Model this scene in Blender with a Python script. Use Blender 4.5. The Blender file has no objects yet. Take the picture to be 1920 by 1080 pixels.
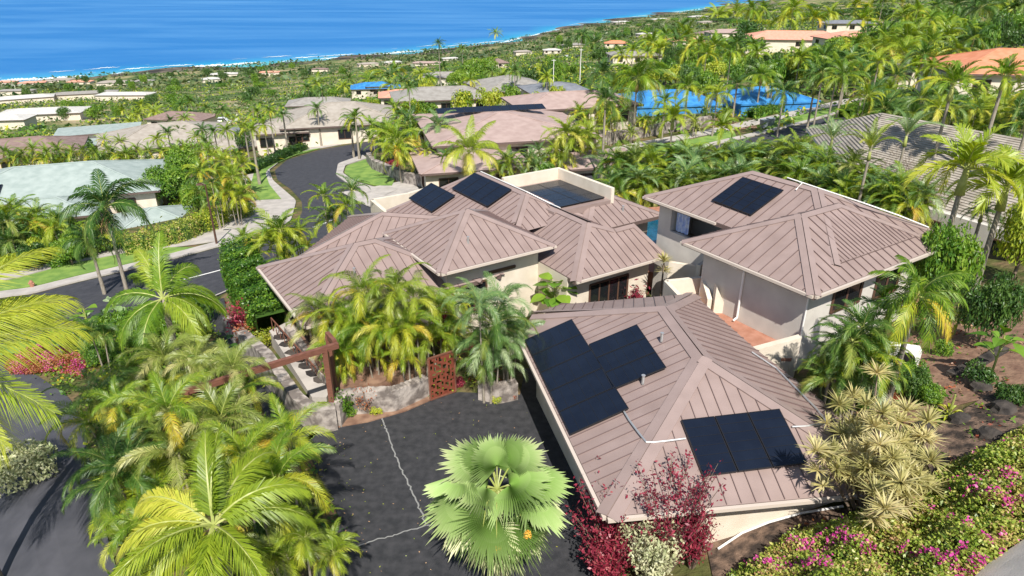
import bpy, math, random
import numpy as np
from mathutils import Matrix
random.seed(7); RS = np.random.RandomState(11)
SC = bpy.context.scene
R = math.radians
# ------------------------------------------------------------------ camera, sky, sun, exposure
F_PX, PITCH, CH = 1280.0, R(25), 16.0
cd = bpy.data.cameras.new('camera'); cam = bpy.data.objects.new('camera', cd)
SC.collection.objects.link(cam); SC.camera = cam
cam.location = (0, 0, CH); cam.rotation_euler = (R(90) - PITCH, 0, 0)
cd.sensor_width = 36; cd.lens = 36 * F_PX / 1920; cd.clip_start = 0.2; cd.clip_end = 60000
SUN_AZ, SUN_EL = R(-83), R(50)           # direction towards the sun
w = bpy.data.worlds.new('World'); SC.world = w; w.use_nodes = True
nt = w.node_tree; bg = nt.nodes['Background']
sky = nt.nodes.new('ShaderNodeTexSky'); sky.sky_type = 'NISHITA'; sky.sun_disc = False
sky.sun_elevation = SUN_EL; sky.sun_rotation = R(90) - SUN_AZ; sky.dust_density = 0.6
nt.links.new(sky.outputs[0], bg.inputs[0]); bg.inputs[1].default_value = 0.09
sl = bpy.data.lights.new('sun', 'SUN'); sl.energy = 5.0; sl.angle = R(0.5); sl.color = (1.0, 0.955, 0.88)
so = bpy.data.objects.new('sun', sl); SC.collection.objects.link(so)
so.rotation_euler = (R(90) - SUN_EL, 0, SUN_AZ + R(90))
SC.view_settings.view_transform = 'Standard'; SC.view_settings.look = 'None'
SC.view_settings.exposure = 0.47; SC.view_settings.gamma = 1.0
SC.render.engine = 'CYCLES'

# ------------------------------------------------------------------ geometry of the view -> world layout
def ray(u, v):
    a = (u - 960) / F_PX; b = (540 - v) / F_PX
    return np.array([a, math.cos(PITCH) + b * math.sin(PITCH), -math.sin(PITCH) + b * math.cos(PITCH)])
CAM = np.array([0, 0, CH])
def U(u, v, z=0):
    d = ray(u, v); t = (z - CH) / d[2]
    p = CAM + d * t; return (float(p[0]), float(p[1]), float(z))
def depth(p): return p[1] * math.cos(PITCH) - (p[2] - CH) * math.sin(PITCH)

# ------------------------------------------------------------------ terrain
CTL = [ # u, v, z
 (700,800,0),(850,760,0),(620,950,0),(980,1060,0),(760,1060,0),(560,800,-.05),(1040,880,0),(900,900,0),(1100,760,0.2),
 (50,960,-.45),(150,860,-.5),(60,1070,-.4),(350,950,-.2),(300,1070,-.1),(250,750,-1.0),(330,640,-2.0),(80,690,-1.6),(100,600,-3.0),(480,700,-.9),(540,760,-.2),
 (300,510,-3.5),(60,565,-3.9),(-120,610,-4.2),(410,470,-3.3),(400,555,-3.1),(395,620,-2.5),(560,370,-4.6),(500,320,-5.6),(620,310,-6.1),(680,272,-6.8),(680,390,-4.1),(590,420,-3.7),
 (455,560,-1.6),(480,620,-.9),(900,600,0),(700,700,0.1),(800,700,0),(560,660,-.2),(700,480,-1.2),
 (800,350,-3.6),(945,320,-3.0),(1110,320,-2.7),(1300,285,-2.4),(1430,262,-2.0),(1530,232,-1.6),(1650,188,-1.0),(1250,400,-1.2),
 (1200,360,-1.6),(1500,330,-.2),(1700,420,.6),(1850,520,1.2),(1950,420,1.5),
 (1700,700,2.4),(1850,760,3.2),(1600,720,2.0),(1940,650,3.0),(1460,1000,1.4),(1600,1000,2.1),(1750,960,2.9),(1900,900,3.9),(1890,1060,4.2),(1400,1075,1.0),(1220,1075,0.2),(1400,850,1.0),(1300,700,.8),
 (450,330,-6.2),(350,420,-4.6),(200,470,-4.4),(60,500,-4.4),(-100,500,-4.8),(300,350,-9),(100,400,-8.2),(0,400,-8.6),(100,350,-11),(200,310,-12.5),(100,290,-17),(450,280,-11.5),(550,260,-9.5),(380,235,-27),(220,262,-25),(470,235,-24),(610,235,-15),(610,200,-30),
 (100,250,-31),(50,200,-55),(60,172,-80),(100,156,-132),(-150,300,-16),(-150,220,-40),(-150,170,-130),
 (-200,140,-160),(100,125,-160),(400,105,-160),(300,140,-128),
 (400,200,-48),(400,160,-82),(700,260,-7.5),(700,200,-20),(700,160,-45),(700,130,-85),(700,108,-135),(700,85,-160),
 (900,260,-5),(900,200,-9),(900,150,-24),(930,100,-90),(960,82,-136),(980,50,-160),
 (1100,230,-3),(1100,200,-4.5),(1100,150,-12),(1100,100,-40),(1100,75,-75),(1100,48,-136),(1100,28,-160),
 (1300,200,-3.2),(1300,150,-6.5),(1300,100,-15),(1300,60,-48),(1300,22,-136),(1300,4,-165),
 (1500,190,-2.2),(1500,120,-6),(1500,60,-15),(1500,25,-60),(1500,2,-125),(1500,-8,-150),
 (1700,150,-1.5),(1700,80,-5),(1700,30,-14),(1850,200,1.0),(1850,140,0),(1850,100,-1),(1850,30,-3),(2000,150,2),(2000,30,0),(2050,500,2.5),(2100,800,4),(2050,1000,5),
]
P = np.array([U(*c) for c in CTL])
def warp(x, y):
    r = np.hypot(x, y); az = np.clip(np.arctan2(x, np.maximum(y, 1e-3)), -.9, .9)
    az = np.where(y < 0, np.sign(x) * .9, az)
    return az * 2.0, np.log(np.maximum(r, 9.0))
wx, wy = warp(P[:, 0], P[:, 1])
Dm = np.hypot(wx[:, None] - wx[None], wy[:, None] - wy[None])
n = len(P); A = np.zeros((n + 1, n + 1)); A[:n, :n] = Dm; A[:n, n] = 1; A[n, :n] = 1
SOL = np.linalg.solve(A + np.diag([1e-6] * n + [0]), np.append(P[:, 2], 0))
PADS = []   # (polygon, z, feather)
def inside_dist(px, py, poly):
    d2 = np.full(px.shape, 1e18); ins = np.zeros(px.shape, bool)
    m = len(poly)
    for i in range(m):
        x0, y0 = poly[i]; x1, y1 = poly[(i + 1) % m]
        t = np.clip(((px - x0) * (x1 - x0) + (py - y0) * (y1 - y0)) / ((x1 - x0) ** 2 + (y1 - y0) ** 2), 0, 1)
        d2 = np.minimum(d2, (px - x0 - t * (x1 - x0)) ** 2 + (py - y0 - t * (y1 - y0)) ** 2)
        c = ((y0 > py) != (y1 > py))
        with np.errstate(divide='ignore', invalid='ignore'):
            xi = (x1 - x0) * (py - y0) / ((y1 - y0) if y1 != y0 else 1e-9) + x0
        ins ^= c & (px < xi)
    return np.where(ins, 0, np.sqrt(d2))
def H(x, y):
    x = np.atleast_1d(np.asarray(x, float)); y = np.atleast_1d(np.asarray(y, float))
    sh = x.shape; x = x.ravel(); y = y.ravel()
    out = np.empty(x.shape)
    for s in range(0, len(x), 20000):
        a, b = warp(x[s:s+20000], y[s:s+20000])
        out[s:s+20000] = np.hypot(a[:, None] - wx[None], b[:, None] - wy[None]) @ SOL[:n] + SOL[n]
    for poly, z, f in PADS:
        d = inside_dist(x, y, poly); k = np.clip(1 - d / f, 0, 1); k = k * k * (3 - 2 * k)
        out = out * (1 - k) + z * k
    return out.reshape(sh)
COURT = [U(u, v)[:2] for u, v in [(600,790),(700,772),(860,735),(975,740),(985,690),(1060,700),(1150,960),(1100,1180),(560,1180),(590,1080),(640,980),(575,840),(500,790),(520,745)]]
PADS.append((COURT, -0.03, 1.2))
def ground(u, v, h=0.0):
    """point where the sight line meets terrain + h"""
    d = ray(u, v); t = np.exp(np.linspace(math.log(8), math.log(6000), 360))
    p = CAM[None] + d[None] * t[:, None]
    f = p[:, 2] - (H(p[:, 0], p[:, 1]) + h)
    w_ = np.nonzero((f[1:] < 0) & (f[:-1] >= 0) & (t[1:] > 9))[0]
    i = int(w_[0]) + 1 if len(w_) else (len(t) - 1 if h <= .5 else -1)
    if i < 0: return ground(u, v + 4, h * .85)
    lo, hi = t[i-1], t[i]
    for _ in range(14):
        m = (lo + hi) / 2; q = CAM + d * m
        if q[2] - (H(q[0], q[1])[0] + h) < 0: hi = m
        else: lo = m
    q = CAM + d * hi; return (float(q[0]), float(q[1]), float(q[2] - h))
def hz(x, y): return float(H(x, y)[0])

# ------------------------------------------------------------------ materials
def nodes(m):
    m.use_nodes = True; t = m.node_tree; return t, t.nodes['Principled BSDF']
def mat(name, c1, c2=None, scale=3.0, rough=.6, metal=0.0, bump=0.0, bscale=None, spec=.5, stretch=None, detail=5, lo=.35, hi=.65):
    m = bpy.data.materials.new(name); t, b = nodes(m); N = t.nodes; L = t.links
    b.inputs['Roughness'].default_value = rough; b.inputs['Metallic'].default_value = metal
    b.inputs['Specular IOR Level'].default_value = spec
    b.inputs['Base Color'].default_value = (*c1, 1)
    tc = N.new('ShaderNodeTexCoord'); mp = N.new('ShaderNodeMapping'); L.new(tc.outputs['Object'], mp.inputs[0])
    if stretch: mp.inputs['Scale'].default_value = stretch
    if c2:
        nz = N.new('ShaderNodeTexNoise'); nz.inputs['Scale'].default_value = scale; nz.inputs['Detail'].default_value = detail
        L.new(mp.outputs[0], nz.inputs['Vector'])
        cr = N.new('ShaderNodeValToRGB'); cr.color_ramp.elements[0].position = lo; cr.color_ramp.elements[1].position = hi
        cr.color_ramp.elements[0].color = (*c1, 1); cr.color_ramp.elements[1].color = (*c2, 1)
        L.new(nz.outputs[0], cr.inputs[0]); L.new(cr.outputs[0], b.inputs['Base Color'])
    if bump:
        n2 = N.new('ShaderNodeTexNoise'); n2.inputs['Scale'].default_value = bscale or scale * 4; n2.inputs['Detail'].default_value = 6
        L.new(mp.outputs[0], n2.inputs['Vector'])
        bp = N.new('ShaderNodeBump'); bp.inputs['Strength'].default_value = bump; bp.inputs['Distance'].default_value = .05
        L.new(n2.outputs[0], bp.inputs['Height']); L.new(bp.outputs[0], b.inputs['Normal'])
    return m
def leafmat(name, stops, rough=.42, trans=.35, spec=.5, objvar=.25):
    """stops: colours picked by a per-leaf random number"""
    m = bpy.data.materials.new(name); t, b = nodes(m); N = t.nodes; L = t.links
    at = N.new('ShaderNodeAttribute'); at.attribute_name = 'rnd'
    oi = N.new('ShaderNodeObjectInfo')
    ma = N.new('ShaderNodeMath'); ma.operation = 'MULTIPLY_ADD'; ma.inputs[1].default_value = objvar; ma.inputs[2].default_value = -objvar / 2
    L.new(oi.outputs['Random'], ma.inputs[0])
    ad = N.new('ShaderNodeMath'); ad.operation = 'ADD'; ad.use_clamp = True
    L.new(at.outputs['Fac'], ad.inputs[0]); L.new(ma.outputs[0], ad.inputs[1])
    cr = N.new('ShaderNodeValToRGB'); e = cr.color_ramp.elements
    for i, c in enumerate(stops):
        q = i / (len(stops) - 1)
        el = e[i] if i < 2 and len(stops) >= 2 and i == 0 else None
        if i == 0: el = e[0]; el.position = 0
        elif i == len(stops) - 1: el = e[len(e) - 1]; el.position = 1
        else: el = e.new(q)
        el.color = (*c, 1)
    L.new(ad.outputs[0], cr.inputs[0]); L.new(cr.outputs[0], b.inputs['Base Color'])
    b.inputs['Roughness'].default_value = rough; b.inputs['Specular IOR Level'].default_value = spec
    tr = N.new('ShaderNodeBsdfTranslucent'); mx = N.new('ShaderNodeMixShader'); mx.inputs[0].default_value = trans
    hs = N.new('ShaderNodeHueSaturation'); hs.inputs['Saturation'].default_value = 1.1; hs.inputs['Value'].default_value = 1.25; hs.inputs['Hue'].default_value = .49
    L.new(cr.outputs[0], hs.inputs['Color']); L.new(hs.outputs[0], tr.inputs[0])
    L.new(b.outputs[0], mx.inputs[1]); L.new(tr.outputs[0], mx.inputs[2])
    L.new(mx.outputs[0], N['Material Output'].inputs[0])
    return m
MT = {}
MT['roof'] = mat('brown_metal_roof', (.245,.180,.160), (.305,.228,.205), 1.1, .45, .0, .08, 30, spec=.5, detail=12, lo=.3, hi=.7)
MT['rib'] = mat('roof_seam', (.15,.105,.10), rough=.45)
MT['cap'] = mat('ridge_cap_metal', (.265,.198,.178), (.305,.23,.208), 1.2, .4)
MT['fascia'] = mat('brown_fascia', (.13,.09,.08), rough=.5)
MT['gutter'] = mat('gutter_beige', (.55,.47,.40), rough=.4)
MT['stucco'] = mat('cream_stucco', (.62,.54,.43), (.70,.62,.51), 1.5, .85, 0, .25, 40)
MT['stuccog'] = mat('grey_stucco', (.52,.48,.43), (.60,.56,.50), 1.2, .85, 0, .2, 40)
MT['white'] = mat('white_paint', (.8,.78,.74), rough=.5)
MT['panel'] = mat('solar_cells', (.007,.010,.019), (.009,.013,.024), 1.5, .14, spec=.5)
MT['panelf'] = mat('panel_frame', (.012,.012,.014), rough=.35)
MT['metal'] = mat('galvanised', (.55,.55,.54), rough=.35, metal=.6)
MT['glass'] = mat('dark_glass', (.012,.014,.016), rough=.08, spec=.8)
MT['wood'] = mat('red_brown_timber', (.14,.055,.035), (.20,.085,.055), 5, .6, stretch=(1,1,6))
MT['frame'] = mat('dark_timber_frame', (.09,.045,.03), rough=.5)
MT['rocky'] = mat('rocky_soil_and_shade', (.035,.024,.018), (.20,.13,.09), 2.6, .95, 0, 1.0, 9, detail=12, lo=.4, hi=.62)  # rocky soil; its dark tone also paints shade onto the right slope
MT['terra'] = mat('terracotta_tiles', (.33,.145,.09), (.42,.205,.14), 2.5, .7, 0, .1, 12)
MT['asph'] = mat('asphalt', (.030,.031,.038), (.055,.055,.064), 2.2, .85, 0, .35, 60, lo=.3, hi=.75)
MT['asph2'] = mat('worn_driveway_asphalt', (.020,.021,.024), (.052,.051,.055), 3.4, .8, 0, .5, 60, detail=15, lo=.34, hi=.76)
MT['asph3'] = mat('smooth_drive_asphalt', (.045,.046,.056), (.068,.068,.080), 1.2, .85, 0, .3, 60)
MT['conc'] = mat('concrete', (.36,.33,.30), (.47,.43,.39), 1.2, .9, 0, .2, 30)
MT['crack'] = mat('crack_filler', (.22,.22,.21), rough=.9)
MT['lawn'] = mat('lawn_green', (.11,.21,.035), (.22,.33,.06), 1.0, .95, 0, .6, 30)
MT['soil'] = mat('red_brown_soil', (.16,.085,.055), (.28,.17,.11), 2.2, .95, 0, .8, 8)
MT['rock'] = mat('lava_rock', (.018,.015,.014), (.075,.062,.052), 2.0, .95, 0, 1.0, 8)
MT['trunk'] = mat('palm_trunk', (.20,.165,.12), (.36,.32,.26), 5, .9, 0, .3, 30, stretch=(1,1,5))
MT['bark'] = mat('brown_bark', (.13,.09,.06), (.24,.18,.13), 6, .9, 0, .4, 30)
MT['sheath'] = mat('dry_fibre', (.36,.20,.10), (.50,.32,.18), 6, .9)
MT['grid'] = mat('white_trim', (.75,.72,.68), rough=.5)
# leaves
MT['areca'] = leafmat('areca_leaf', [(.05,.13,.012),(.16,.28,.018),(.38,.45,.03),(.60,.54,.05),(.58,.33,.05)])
MT['coco'] = leafmat('coconut_leaf', [(.12,.20,.015),(.30,.40,.03),(.50,.53,.06),(.70,.62,.13)], trans=.4)
MT['cocod'] = leafmat('fresh_palm_leaf', [(.07,.17,.012),(.17,.30,.02),(.34,.44,.04),(.58,.56,.10)], trans=.4)
MT['dull'] = leafmat('dark_feather_leaf', [(.035,.10,.018),(.09,.19,.03),(.21,.30,.055),(.40,.40,.08)])
MT['silver'] = leafmat('silvery_feather_leaf', [(.09,.18,.05),(.20,.33,.11),(.42,.52,.28),(.66,.68,.50)], rough=.35)
MT['leafg'] = leafmat('green_leaf', [(.035,.11,.012),(.10,.22,.02),(.22,.36,.035),(.36,.44,.06)])
MT['leafd'] = leafmat('dark_leaf', [(.02,.06,.012),(.05,.12,.02),(.11,.20,.035),(.19,.27,.06)])
MT['leafy'] = leafmat('yellow_green_leaf', [(.15,.24,.02),(.34,.43,.035),(.52,.53,.06),(.58,.44,.08)])
MT['leafr'] = leafmat('crimson_leaf', [(.12,.012,.024),(.24,.02,.045),(.40,.055,.085),(.52,.18,.15)], trans=.3)
MT['leafo'] = leafmat('orange_red_leaf', [(.20,.05,.03),(.36,.10,.05),(.48,.20,.08),(.30,.28,.06)], trans=.3)
MT['leafw'] = leafmat('cream_leaf', [(.28,.34,.15),(.48,.50,.28),(.62,.60,.38),(.70,.68,.50)], trans=.3)
MT['pink'] = leafmat('magenta_bract', [(.42,.02,.20),(.62,.05,.32),(.75,.16,.42),(.62,.18,.26)], trans=.3)
MT['straw'] = leafmat('straw_green_leaf', [(.10,.16,.02),(.26,.32,.06),(.50,.50,.17),(.66,.60,.30)], rough=.36)
MT['scrub'] = leafmat('olive_scrub', [(.055,.085,.03),(.11,.15,.05),(.20,.22,.09),(.34,.31,.16)], trans=.2)
MT['drac'] = leafmat('variegated_blade', [(.32,.31,.11),(.52,.47,.19),(.68,.60,.32),(.52,.35,.18)], rough=.4, trans=.3)
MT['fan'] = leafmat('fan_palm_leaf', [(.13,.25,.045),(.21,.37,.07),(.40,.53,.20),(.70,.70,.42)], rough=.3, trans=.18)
MT['rib_leaf'] = mat('leaf_stalk', (.26,.30,.07), (.36,.38,.11), 4, .5)
MT['flower'] = mat('orange_fruit', (.70,.32,.03), (.8,.45,.06), 8, .6)
for nm, a, b in [('tealr',(.27,.325,.30),(.35,.405,.375)),('greyr',(.24,.22,.195),(.32,.30,.27)),('beiger',(.30,.26,.215),(.38,.34,.29)),('brownr',(.20,.135,.115),(.27,.19,.165)),
                 ('pinkr',(.34,.245,.215),(.41,.305,.27)),('salmonr',(.60,.27,.18),(.68,.34,.24)),('oranger',(.55,.20,.10),(.63,.27,.15)),('bluer',(.02,.16,.42),(.05,.26,.56)),
                 ('slater',(.16,.17,.19),(.22,.23,.25)),('whiter',(.46,.44,.40),(.58,.56,.52))]:
    MT[nm] = mat(nm + '_roofing', a, b, 1.2, .7, 0, .15, 8)
def tileroof(name, c1, c2, period):
    m = mat(name, c1, c2, 1.5, .75, 0, 0); t, b = nodes(m); N = t.nodes; L = t.links
    tc = N.new('ShaderNodeTexCoord'); sx = N.new('ShaderNodeSeparateXYZ'); L.new(tc.outputs['Object'], sx.inputs[0])
    mu = N.new('ShaderNodeMath'); mu.operation = 'MULTIPLY'; mu.inputs[1].default_value = 1 / period; L.new(sx.outputs['Z'], mu.inputs[0])
    fr = N.new('ShaderNodeMath'); fr.operation = 'FRACT'; L.new(mu.outputs[0], fr.inputs[0])
    bp = N.new('ShaderNodeBump'); bp.inputs['Strength'].default_value = 1; bp.inputs['Distance'].default_value = .12
    L.new(fr.outputs[0], bp.inputs['Height']); L.new(bp.outputs[0], b.inputs['Normal'])
    return m
MT['course'] = mat('flat_tile_grey', (.27,.235,.19), (.40,.355,.30), 1.5, .8, 0, .2, 10)

# ------------------------------------------------------------------ mesh builder
COL = SC.collection
class MB:
    def __init__(s): s.V = []; s.n = 0; s.L = []; s.T = []; s.M = []; s.A = []
    def add(s, vs, fs, mi=0, a=0.5):
        V = np.array([tuple(p) for p in vs], float).reshape(-1, 3); s.V.append(V)
        s.L.append(np.concatenate([np.array(f, int) for f in fs]) + s.n); s.T.append(np.array([len(f) for f in fs])); s.M.append(np.full(len(fs), mi)); s.A.append(np.full(len(V), float(a)) if not hasattr(a, '__len__') else np.array(a, float)); s.n += len(V)
    def arr(s, V, nper, faces, mi=0, a=None):
        """V: (k,nper,3) copies of one little shape"""
        k = len(V)
        if not k: return
        fl = np.concatenate([np.array(f) for f in faces]); off = s.n + nper * np.arange(k)
        s.V.append(V.reshape(-1, 3)); s.L.append((off[:, None] + fl[None]).ravel()); s.T.append(np.tile([len(f) for f in faces], k)); s.M.append(np.full(k * len(faces), mi))
        s.A.append(np.repeat(np.full(k, .5) if a is None else a, nper)); s.n += k * nper
    def box(s, c, sx, sy, sz, rz=0, mi=0, a=.5, top=1.0):
        co, si = math.cos(rz), math.sin(rz); vs = []
        for k in (0, 1):
            q = top if k else 1
            for i, j in ((-1,-1),(1,-1),(1,1),(-1,1)):
                x, y = i * sx / 2 * q, j * sy / 2 * q
                vs.append((c[0] + x * co - y * si, c[1] + x * si + y * co, c[2] + (k * sz)))
        s.add(vs, [(0,3,2,1),(4,5,6,7),(0,1,5,4),(1,2,6,5),(2,3,7,6),(3,0,4,7)], mi, a)
    def bar(s, p, q, w=.05, h=None, mi=0, up=(0,0,1), a=.5):
        p = np.array(p, float); q = np.array(q, float); h = h or w
        d = q - p; L = np.linalg.norm(d); 
        if L < 1e-6: return
        d /= L; up = np.array(up, float); sd = np.cross(d, up)
        if np.linalg.norm(sd) < 1e-4: sd = np.cross(d, (1, 0, 0))
        sd /= np.linalg.norm(sd); u = np.cross(sd, d)
        vs = []
        for e in (p, q):
            for i, j in ((-1,-1),(1,-1),(1,1),(-1,1)): vs.append(e + sd * i * w / 2 + u * j * h / 2)
        s.add(vs, [(0,1,2,3),(4,7,6,5),(0,4,5,1),(1,5,6,2),(2,6,7,3),(3,7,4,0)], mi, a)
    def tube(s, pts, rad, seg=8, mi=0, a=.5):
        pts = [np.array(p, float) for p in pts]; n = len(pts); vs = []
        rad = rad if hasattr(rad, '__len__') else [rad] * n
        for i, p in enumerate(pts):
            d = pts[min(i+1, n-1)] - pts[max(i-1, 0)]; d /= (np.linalg.norm(d) + 1e-9)
            x = np.cross(d, (0.3, 1, 0.2)); x /= (np.linalg.norm(x) + 1e-9); y = np.cross(d, x)
            for k in range(seg):
                t = 2 * math.pi * k / seg; vs.append(p + (x * math.cos(t) + y * math.sin(t)) * rad[i])
        fs = [(i*seg+k, i*seg+(k+1) % seg, (i+1)*seg+(k+1) % seg, (i+1)*seg+k) for i in range(n-1) for k in range(seg)]
        fs += [tuple(range(seg))[::-1], tuple((n-1)*seg + k for k in range(seg))]
        s.add(vs, fs, mi, a)
    def prism(s, poly, z0, z1, mi=0):
        n = len(poly); vs = [(x, y, z0) for x, y in poly] + [(x, y, z1) for x, y in poly]
        s.add(vs, [tuple(range(n))[::-1], tuple(range(n, 2*n))] + [(i, (i+1) % n, n+(i+1) % n, n+i) for i in range(n)], mi)
    def mesh(s, name, mats):
        me = bpy.data.meshes.new(name); V = np.concatenate(s.V); L = np.concatenate(s.L); T = np.concatenate(s.T)
        me.vertices.add(len(V)); me.vertices.foreach_set('co', V.astype(np.float32).ravel())
        me.loops.add(len(L)); me.loops.foreach_set('vertex_index', L.astype(np.int32))
        me.polygons.add(len(T)); me.polygons.foreach_set('loop_start', (np.cumsum(T) - T).astype(np.int32)); me.polygons.foreach_set('loop_total', T.astype(np.int32))
        for m in (mats if isinstance(mats, (list, tuple)) else [mats]): me.materials.append(m)
        me.polygons.foreach_set('material_index', np.concatenate(s.M).astype(np.int32)); me.polygons.foreach_set('use_smooth', np.zeros(len(T), bool))
        at = me.attributes.new('rnd', 'FLOAT', 'POINT'); at.data.foreach_set('value', np.concatenate(s.A).astype(np.float32))
        me.update(calc_edges=True); me.validate(); return me
    def build(s, name, mats, parent=None, smooth=False):
        me = s.mesh(name, mats)
        if smooth: me.polygons.foreach_set('use_smooth', [True] * len(me.polygons))
        return link(name, me, parent)
def link(name, data, parent=None, loc=None, rz=None, sc=None):
    o = bpy.data.objects.new(name, data); COL.objects.link(o)
    if parent is not None:
        o.parent = parent
        if parent.get('_w') and loc is None: o.matrix_parent_inverse = Matrix.Translation(parent.location).inverted()
    if loc is not None: o.location = loc
    if rz is not None: o.rotation_euler = (0, 0, rz) if not hasattr(rz, '__len__') else rz
    if sc is not None: o.scale = (sc, sc, sc) if not hasattr(sc, '__len__') else sc
    return o
def tag(o, label, cat, group=None, kind=None):
    if label: o['label'] = label
    if cat: o['category'] = cat
    if group: o['group'] = group
    if kind: o['kind'] = kind
    return o
def thing(name, label, cat, loc=(0,0,0), rz=0, group=None, world=False):
    o = tag(link(name, None, None, loc, rz), label, cat, group)
    if world: o['_w'] = 1
    return o
def struct(name, mb, mats, smooth=False): return tag(mb.build(name, mats, smooth=smooth), None, None, None, 'structure')
ORD = ['', 'second ', 'third ', 'fourth ', 'fifth ', 'sixth ', 'seventh ', 'eighth ', 'ninth ', 'tenth ', 'eleventh ', 'twelfth ', 'thirteenth ', 'fourteenth ', 'fifteenth ', 'sixteenth ', 'seventeenth ', 'eighteenth ', 'nineteenth ', 'twentieth ']
def ordn(i, n):
    if i == 0: return 'leftmost'
    if i == n - 1: return 'rightmost'
    if i <= n // 2: return ORD[i] + 'from the left'
    return ORD[n - 1 - i] + 'from the right'
# ------------------------------------------------------------------ terrain mesh, sea
def build_terrain():
    az = np.concatenate([np.arange(-180, -52, 6.0), np.arange(-52, 52.01, .34), np.arange(58, 180, 6.0)])
    lr = np.concatenate([[math.log(3.0)], np.arange(math.log(9), math.log(5200), .0125)])
    Rr = np.exp(lr); AZ, RR = np.meshgrid(np.radians(az), Rr)
    X = RR * np.sin(AZ); Y = RR * np.cos(AZ); Z = H(X, Y)
    far = np.clip((RR - 120) / 500, 0, 1)
    Z = Z + far * RR * .004 * (np.sin(X * .021 + np.cos(Y * .013) * 2) * np.cos(Y * .017 + 1))* .5
    nr, na = X.shape
    V = np.stack([X, Y, Z], -1).reshape(-1, 3).tolist(); V.append([0, 0, float(Z[0].mean())])
    idx = lambda i, j: i * na + (j % na)
    F = [(idx(i, j), idx(i, j+1), idx(i+1, j+1), idx(i+1, j)) for i in range(nr-1) for j in range(na)]
    F = [f[::-1] for f in F]
    F += [(len(V)-1, idx(0, j), idx(0, j+1)) for j in range(na)]
    me = bpy.data.meshes.new('hillside'); me.from_pydata(V, [], F)
    me.polygons.foreach_set('use_smooth', [True] * len(F))
    m = bpy.data.materials.new('hillside_scrub'); t, b = nodes(m); N = t.nodes; L = t.links
    b.inputs['Roughness'].default_value = .95; b.inputs['Specular IOR Level'].default_value = .15
    tc = N.new('ShaderNodeTexCoord')
    def noise(s, d=6, off=0):
        mp = N.new('ShaderNodeMapping'); mp.inputs['Location'].default_value = (off, off, 0); L.new(tc.outputs['Object'], mp.inputs[0])
        z = N.new('ShaderNodeTexNoise'); z.inputs['Scale'].default_value = s; z.inputs['Detail'].default_value = d; L.new(mp.outputs[0], z.inputs['Vector']); return z
    def ramp(src, *st):
        c = N.new('ShaderNodeValToRGB'); e = c.color_ramp.elements
        e[0].position, e[0].color = st[0][0], (*st[0][1], 1); e[1].position, e[1].color = st[-1][0], (*st[-1][1], 1)
        for p, q in st[1:-1]: x = e.new(p); x.color = (*q, 1)
        L.new(src.outputs[0], c.inputs[0]); return c
    near = ramp(noise(.9, 8), (.3, (.045,.075,.015)), (.5, (.10,.10,.035)), (.7, (.20,.13,.075)))
    far = ramp(noise(.028, 12, 30), (.32, (.05,.085,.025)), (.44, (.10,.145,.045)), (.54, (.22,.21,.09)), (.68, (.36,.29,.18)))
    cd_ = N.new('ShaderNodeVectorMath'); cd_.operation = 'LENGTH'; L.new(tc.outputs['Object'], cd_.inputs[0])
    mr = N.new('ShaderNodeMapRange'); mr.inputs[1].default_value = 90; mr.inputs[2].default_value = 220; L.new(cd_.outputs['Value'], mr.inputs[0])
    mx = N.new('ShaderNodeMixRGB'); L.new(mr.outputs[0], mx.inputs[0]); L.new(near.outputs[0], mx.inputs[1]); L.new(far.outputs[0], mx.inputs[2])
    # dark lava at the waterline: by height above the sea
    sx = N.new('ShaderNodeSeparateXYZ'); L.new(tc.outputs['Object'], sx.inputs[0])
    m2 = N.new('ShaderNodeMapRange'); m2.inputs[1].default_value = -127; m2.inputs[2].default_value = -134; L.new(sx.outputs['Z'], m2.inputs[0])
    lv = ramp(noise(.03, 8, 7), (.4, (.035,.032,.03)), (.6, (.16,.13,.10)))
    mx2 = N.new('ShaderNodeMixRGB'); L.new(m2.outputs[0], mx2.inputs[0]); L.new(mx.outputs[0], mx2.inputs[1]); L.new(lv.outputs[0], mx2.inputs[2])
    L.new(mx2.outputs[0], b.inputs['Base Color'])
    bp = N.new('ShaderNodeBump'); bp.inputs['Strength'].default_value = .7; bp.inputs['Distance'].default_value = .3
    L.new(noise(2.2, 8).outputs[0], bp.inputs['Height']); L.new(bp.outputs[0], b.inputs['Normal'])
    me.materials.append(m)
    tag(link('hillside', me), None, None, None, 'structure')
build_terrain()
SEA = -139.0
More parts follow.
